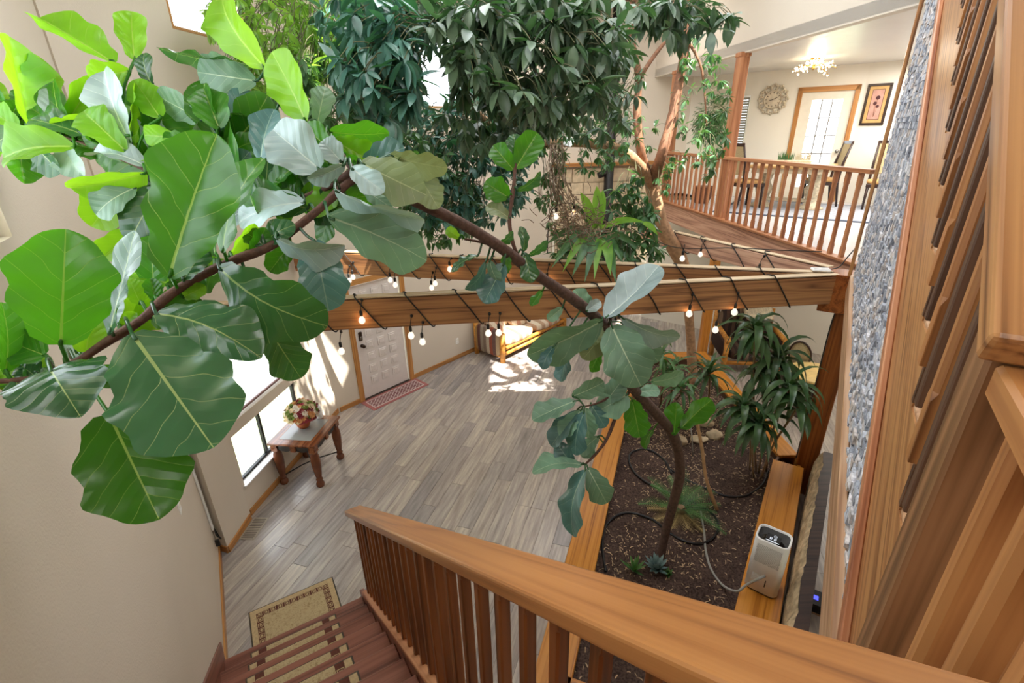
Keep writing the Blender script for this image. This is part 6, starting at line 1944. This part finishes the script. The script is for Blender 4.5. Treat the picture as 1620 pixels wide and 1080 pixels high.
bm = bmesh.new(); bm_box(bm, (-.40, -.04, .12), (.40, .04, .18), bev=.01); from_bm('stretcher', bm, M['carved'], dt, mw=mwt)
def dchair(label, c, az):
    root = thing('dining_chair', label, 'chair', c, 'dining chairs')
    a = math.radians(az)
    mw = frame(V((math.cos(a), -math.sin(a), 0)), (0, 0, 1), c)       # local +Y looks along az (the way the sitter faces)
    for sx in (-.20, .20):
        tube('leg', [mw @ V((sx, .20, 0)), mw @ V((sx, .20, .44))], [.018, .024], M['chairwood'], root, 6)
        tube('leg', [mw @ V((sx, -.27, 0)), mw @ V((sx, -.20, .44)), mw @ V((sx, -.22, .75)), mw @ V((sx * .95, -.30, 1.10))], [.018, .024, .022, .018], M['chairwood'], root, 6)
    bm = bmesh.new(); bm_box(bm, (-.23, -.22, .38), (.23, .23, .44), bev=.006); from_bm('seat_frame', bm, M['chairwood'], root, mw=mw)
    cushion('seat', (-.225, -.21, .43), (.225, .23, .50), M['seat'], root, mw, .02)
    board('top_rail', mw @ V((-.21, -.30, 1.09)), mw @ V((.21, -.30, 1.09)), (0, 0, 1), .03, .06, M['chairwood'], root, .01)
    board('back_panel', mw @ V((0, -.225, .58)), mw @ V((0, -.295, 1.07)), mw.to_3x3() @ V((0, 1, 0)), .38, .02, M['weave'], root, .004)
    return root
dchair('dark dining chair with tan seat, its woven back before the glazed door', V((5.75, 9.35, 2.80)), 285)
dchair('dark dining chair at the left end of the dining table', V((4.35, 9.30, 2.80)), 80)
dchair('dark dining chair at the far right, half hidden by the stone wall', V((6.45, 8.75, 2.80)), 215)
cp = dtc + V((0, 0, .752))
cpn = thing('grass_centerpiece', 'box of spiky green and pale grass standing on the dining table', 'centerpiece', cp)
box('trough', (-.28, -.06, 0), (.28, .06, .07), M['carved'], cpn, .006, mw=mwt @ Matrix.Translation((0, 0, .752)))
for half, mt_ in ((0, TL['M']), (1, plain('pale_grass', '#c8bfa4', .8))):
    vs, fs = [], []
    for k in range(70):
        x = -.26 + half * .27 + R.uniform(0, .25); y = R.uniform(-.05, .05); b = len(vs)
        h = R.uniform(.10, .17)
        vs += [(x - .006, y, .07), (x + .006, y, .07), (x + R.uniform(-.03, .03), y + R.uniform(-.03, .03), .07 + h)]; fs.append((b, b + 1, b + 2))
    mesh('grass_tuft', vs, fs, mt_, cpn, mw=mwt @ Matrix.Translation((0, 0, .752)))['kind'] = 'stuff'
rg_ = thing('area_rug', 'blue grey rug under the dining table edged in dark blue', 'rug', V((5.6, 8.6, 2.80)))
mwrg = frame(CW.u, (0, 0, 1), (5.35, 8.75, 2.8005))
box('rug_border', (-1.45, -1.0, 0), (1.45, 1.0, .008), plain('rug_navy', '#3c4658', .95, 0, .2, 40), rg_, .002, mw=mwrg)
bm = bmesh.new(); bm_box(bm, (-1.36, -.91, .007), (1.36, .91, .0105)); from_bm('rug_field', bm, plain('rug_grey', '#9b9ea6', .95, 0, .2, 20), rg_, mw=mwrg)
# potted tree in the dining corner
pc = pt(1124, 210, 9.2); pc.z = 2.80
ptree = thing('potted_tree', 'small bushy potted tree in the dining corner left of the post', 'potted plant', pc)
lathe('pot', [(.13, 0), (.17, .12), (.19, .30), (.20, .32), (.17, .32)], plain('brown_pot', '#6f4630', .5), ptree, 16, Matrix.Translation(pc))
tube('trunk', [pc + V((0, 0, .28)), pc + V((.02, 0, .8)), pc + V((-.02, .02, 1.5))], [.03, .025, .015], M['tree_bark'], ptree, 8)
vs, fs = [], []
for k in range(2200):
    d = V((R.gauss(0, 1), R.gauss(0, 1), R.gauss(0, 1))).normalized() * R.random() ** .4
    c = pc + V((d.x * .34, d.y * .34, 1.48 + d.z * .42))
    dr = (d + V((R.uniform(-.5, .5), R.uniform(-.5, .5), -.5))).normalized()
    mw = frame(dr, (R.uniform(-.3, .3), R.uniform(-.3, .3), 1), c) @ Matrix.Scale(R.uniform(.045, .075), 4)
    b = len(vs); _, lv, lf = ULEAF['M'][0]
    vs += [mw @ V(v) for v in lv[::1]]; fs += [tuple(i + b for i in f) for f in lf]
mesh('foliage', vs, fs, TL['M'], ptree, True)['kind'] = 'stuff'

# ------------------------------------------------------------------ wood stove and flue
fp = pt(962, 300, 10.6); fp = V((fp.x, fp.y, 0))
sv_ = thing('wood_stove', 'black wood stove with a tall flue pipe before the limestone wall', 'stove', fp)
lathe('flue_pipe', [(.10, .95), (.105, .96), (.10, 1.0), (.10, 6.55)], M['black'], sv_, 16, Matrix.Translation(fp))
for z in (2.3, 3.6, 4.9): lathe('pipe_collar', [(.104, z), (.110, z + .005), (.110, z + .05), (.104, z + .055)], M['black'], sv_, 16, Matrix.Translation(fp))
mws = frame((.99, .14, 0), (0, 0, 1), fp)
tube('damper_stub', [fp + V((0, 0, 3.35)), fp + V((-.16, -.02, 3.30)), fp + V((-.24, -.03, 3.27))], [.07, .07, .06], M['black'], sv_, 12)
box('firebox', (-.36, -.28, .16), (.36, .28, .86), M['black'], sv_, .02, mw=mws)
box('stove_top', (-.39, -.31, .86), (.39, .31, .90), M['black'], sv_, .01, mw=mws)
dd = box('stove_door', (-.24, -.30, .30), (.24, -.27, .74), M['bronze'], sv_, .01, mw=mws)
box('door_glass', (-.17, -.306, .40), (.17, -.298, .66), M['panel'], dd, .004, mw=mws)
for x in (-.3, .3):
    for y in (-.22, .22): box('leg', (x - .03, y - .03, 0), (x + .03, y + .03, .17), M['black'], sv_, .006, mw=mws)

# ------------------------------------------------------------------ room under the dining floor
M['dark_stripe'] = stripes('dark_striped_upholstery', ['#3b302b', '#5d4a3e', '#2c2523', '#7d6a58', '#3f3431', '#574238'], 3.0)
ac = V((4.42, 8.35, 0))
am = thing('armchair', 'dark striped log armchair beyond the planter under the dining floor', 'armchair', ac)
mwa = frame((.99, -.12, 0), (0, 0, 1), ac)
for x, y, h in ((-.50, -.40, .72), (.50, -.40, .72), (-.50, .42, 1.0), (.50, .42, 1.0)):
    tube('leg_post', [mwa @ V((x, y, 0)), mwa @ V((x, y, h))], .05, M['log'], am, 10)
for x in (-.50, .50): tube('arm_rail', [mwa @ V((x, -.46, .66)), mwa @ V((x, .46, .70))], .045, M['log'], am, 10)
tube('front_rail', [mwa @ V((-.5, -.40, .22)), mwa @ V((.5, -.40, .22))], .04, M['log'], am, 10)
cushion('seat', (-.44, -.44, .26), (.44, .36, .48), M['dark_stripe'], am, mwa, .05)
cushion('backrest', (-.45, .18, .40), (.45, .46, 1.06), M['dark_stripe'], am, mwa, .06)
for s in (-1, 1): cushion('arm_pad', (s * .5 - .07, -.42, .30), (s * .5 + .07, .40, .64), M['dark_stripe'], am, mwa, .02)
tag(cushion('throw_pillow', (-.22, -.20, -.06), (.22, .20, .06), M['carved'], None, mwa @ Matrix.Translation((.14, .12, 1.02)) @ Matrix.Rotation(.5, 4, 'X'), .06), 'cream pillow on top of the dark striped armchair', 'pillow')
lp = thing('log_post', 'square orange wooden post at the far end of the planter', 'post', V((3.55, 8.35, 0)))
board('shaft', V((3.52, 8.20, 0)), V((3.52, 8.20, 2.52)), (1, 0, 0), .14, .14, M['cap'], lp, .008)
board('foot_block', V((3.52, 8.20, 0)), V((3.52, 8.20, .12)), (1, 0, 0), .20, .20, M['cap'], lp, .008)
yt = ptz(1290, 590, .72); yt.z = 0
rt = thing('round_table', 'small round table with a pale yellow top right of the dracaena', 'table', yt)
lathe('table_top', [(.36, .69), (.38, .70), (.38, .73), (.36, .74), (0.0, .74)], plain('yellow_table_top', '#e2c481', .35), rt, 28, Matrix.Translation(yt))
lathe('pedestal', [(.22, 0), (.22, .02), (.05, .06), (.035, .3), (.04, .69)], M['chairwood'], rt, 14, Matrix.Translation(yt))
bc = yt + V((.03, .50, 0))
bch = thing('bentwood_chair', 'bentwood chair with an oval cane back behind the yellow table', 'chair', bc)
mwb = frame((.55, -.83, 0), (0, 0, 1), bc)
tube('back_hoop', [mwb @ V((.17 * math.sin(2 * PI * k / 24), -.02, .80 + .22 * math.cos(2 * PI * k / 24))) for k in range(25)], .016, M['chairwood'], bch, 8)
loft('back_cane', [([(.155 * math.sin(2 * PI * k / 24), .205 * math.cos(2 * PI * k / 24)) for k in range(24)], -.003), ([(.155 * math.sin(2 * PI * k / 24), .205 * math.cos(2 * PI * k / 24)) for k in range(24)], .003)], M['weave'], bch,
     mwb @ Matrix.Translation((0, -.02, .80)) @ Matrix.Rotation(PI / 2, 4, 'X'))
lathe('seat', [(.20, .43), (.21, .44), (.21, .465), (.19, .475), (0.0, .478)], M['chairwood'], bch, 20, mwb @ Matrix.Translation((0, -.2, 0)))
for k in range(4):
    a = PI / 4 + k * PI / 2
    tube('leg', [mwb @ V((.17 * math.cos(a), -.2 + .17 * math.sin(a), .44)), mwb @ V((.21 * math.cos(a), -.2 + .21 * math.sin(a), 0))], .015, M['chairwood'], bch, 6)
for s in (-1, 1): tube('back_stay', [mwb @ V((s * .12, -.03, .44)), mwb @ V((s * .13, -.02, .66))], .013, M['chairwood'], bch, 6)
# dark slats between the upper stair's balusters
for k in range(15):
    u = 1.103 + .2106 * k
    board('dark_slat', BW.at(u, .262, 3.435 + .675 * (u - 1.103)), BW.at(u, .262, railz(u) - .03), BW.u, .05, .03, M['riser_dark'], ur, .003)
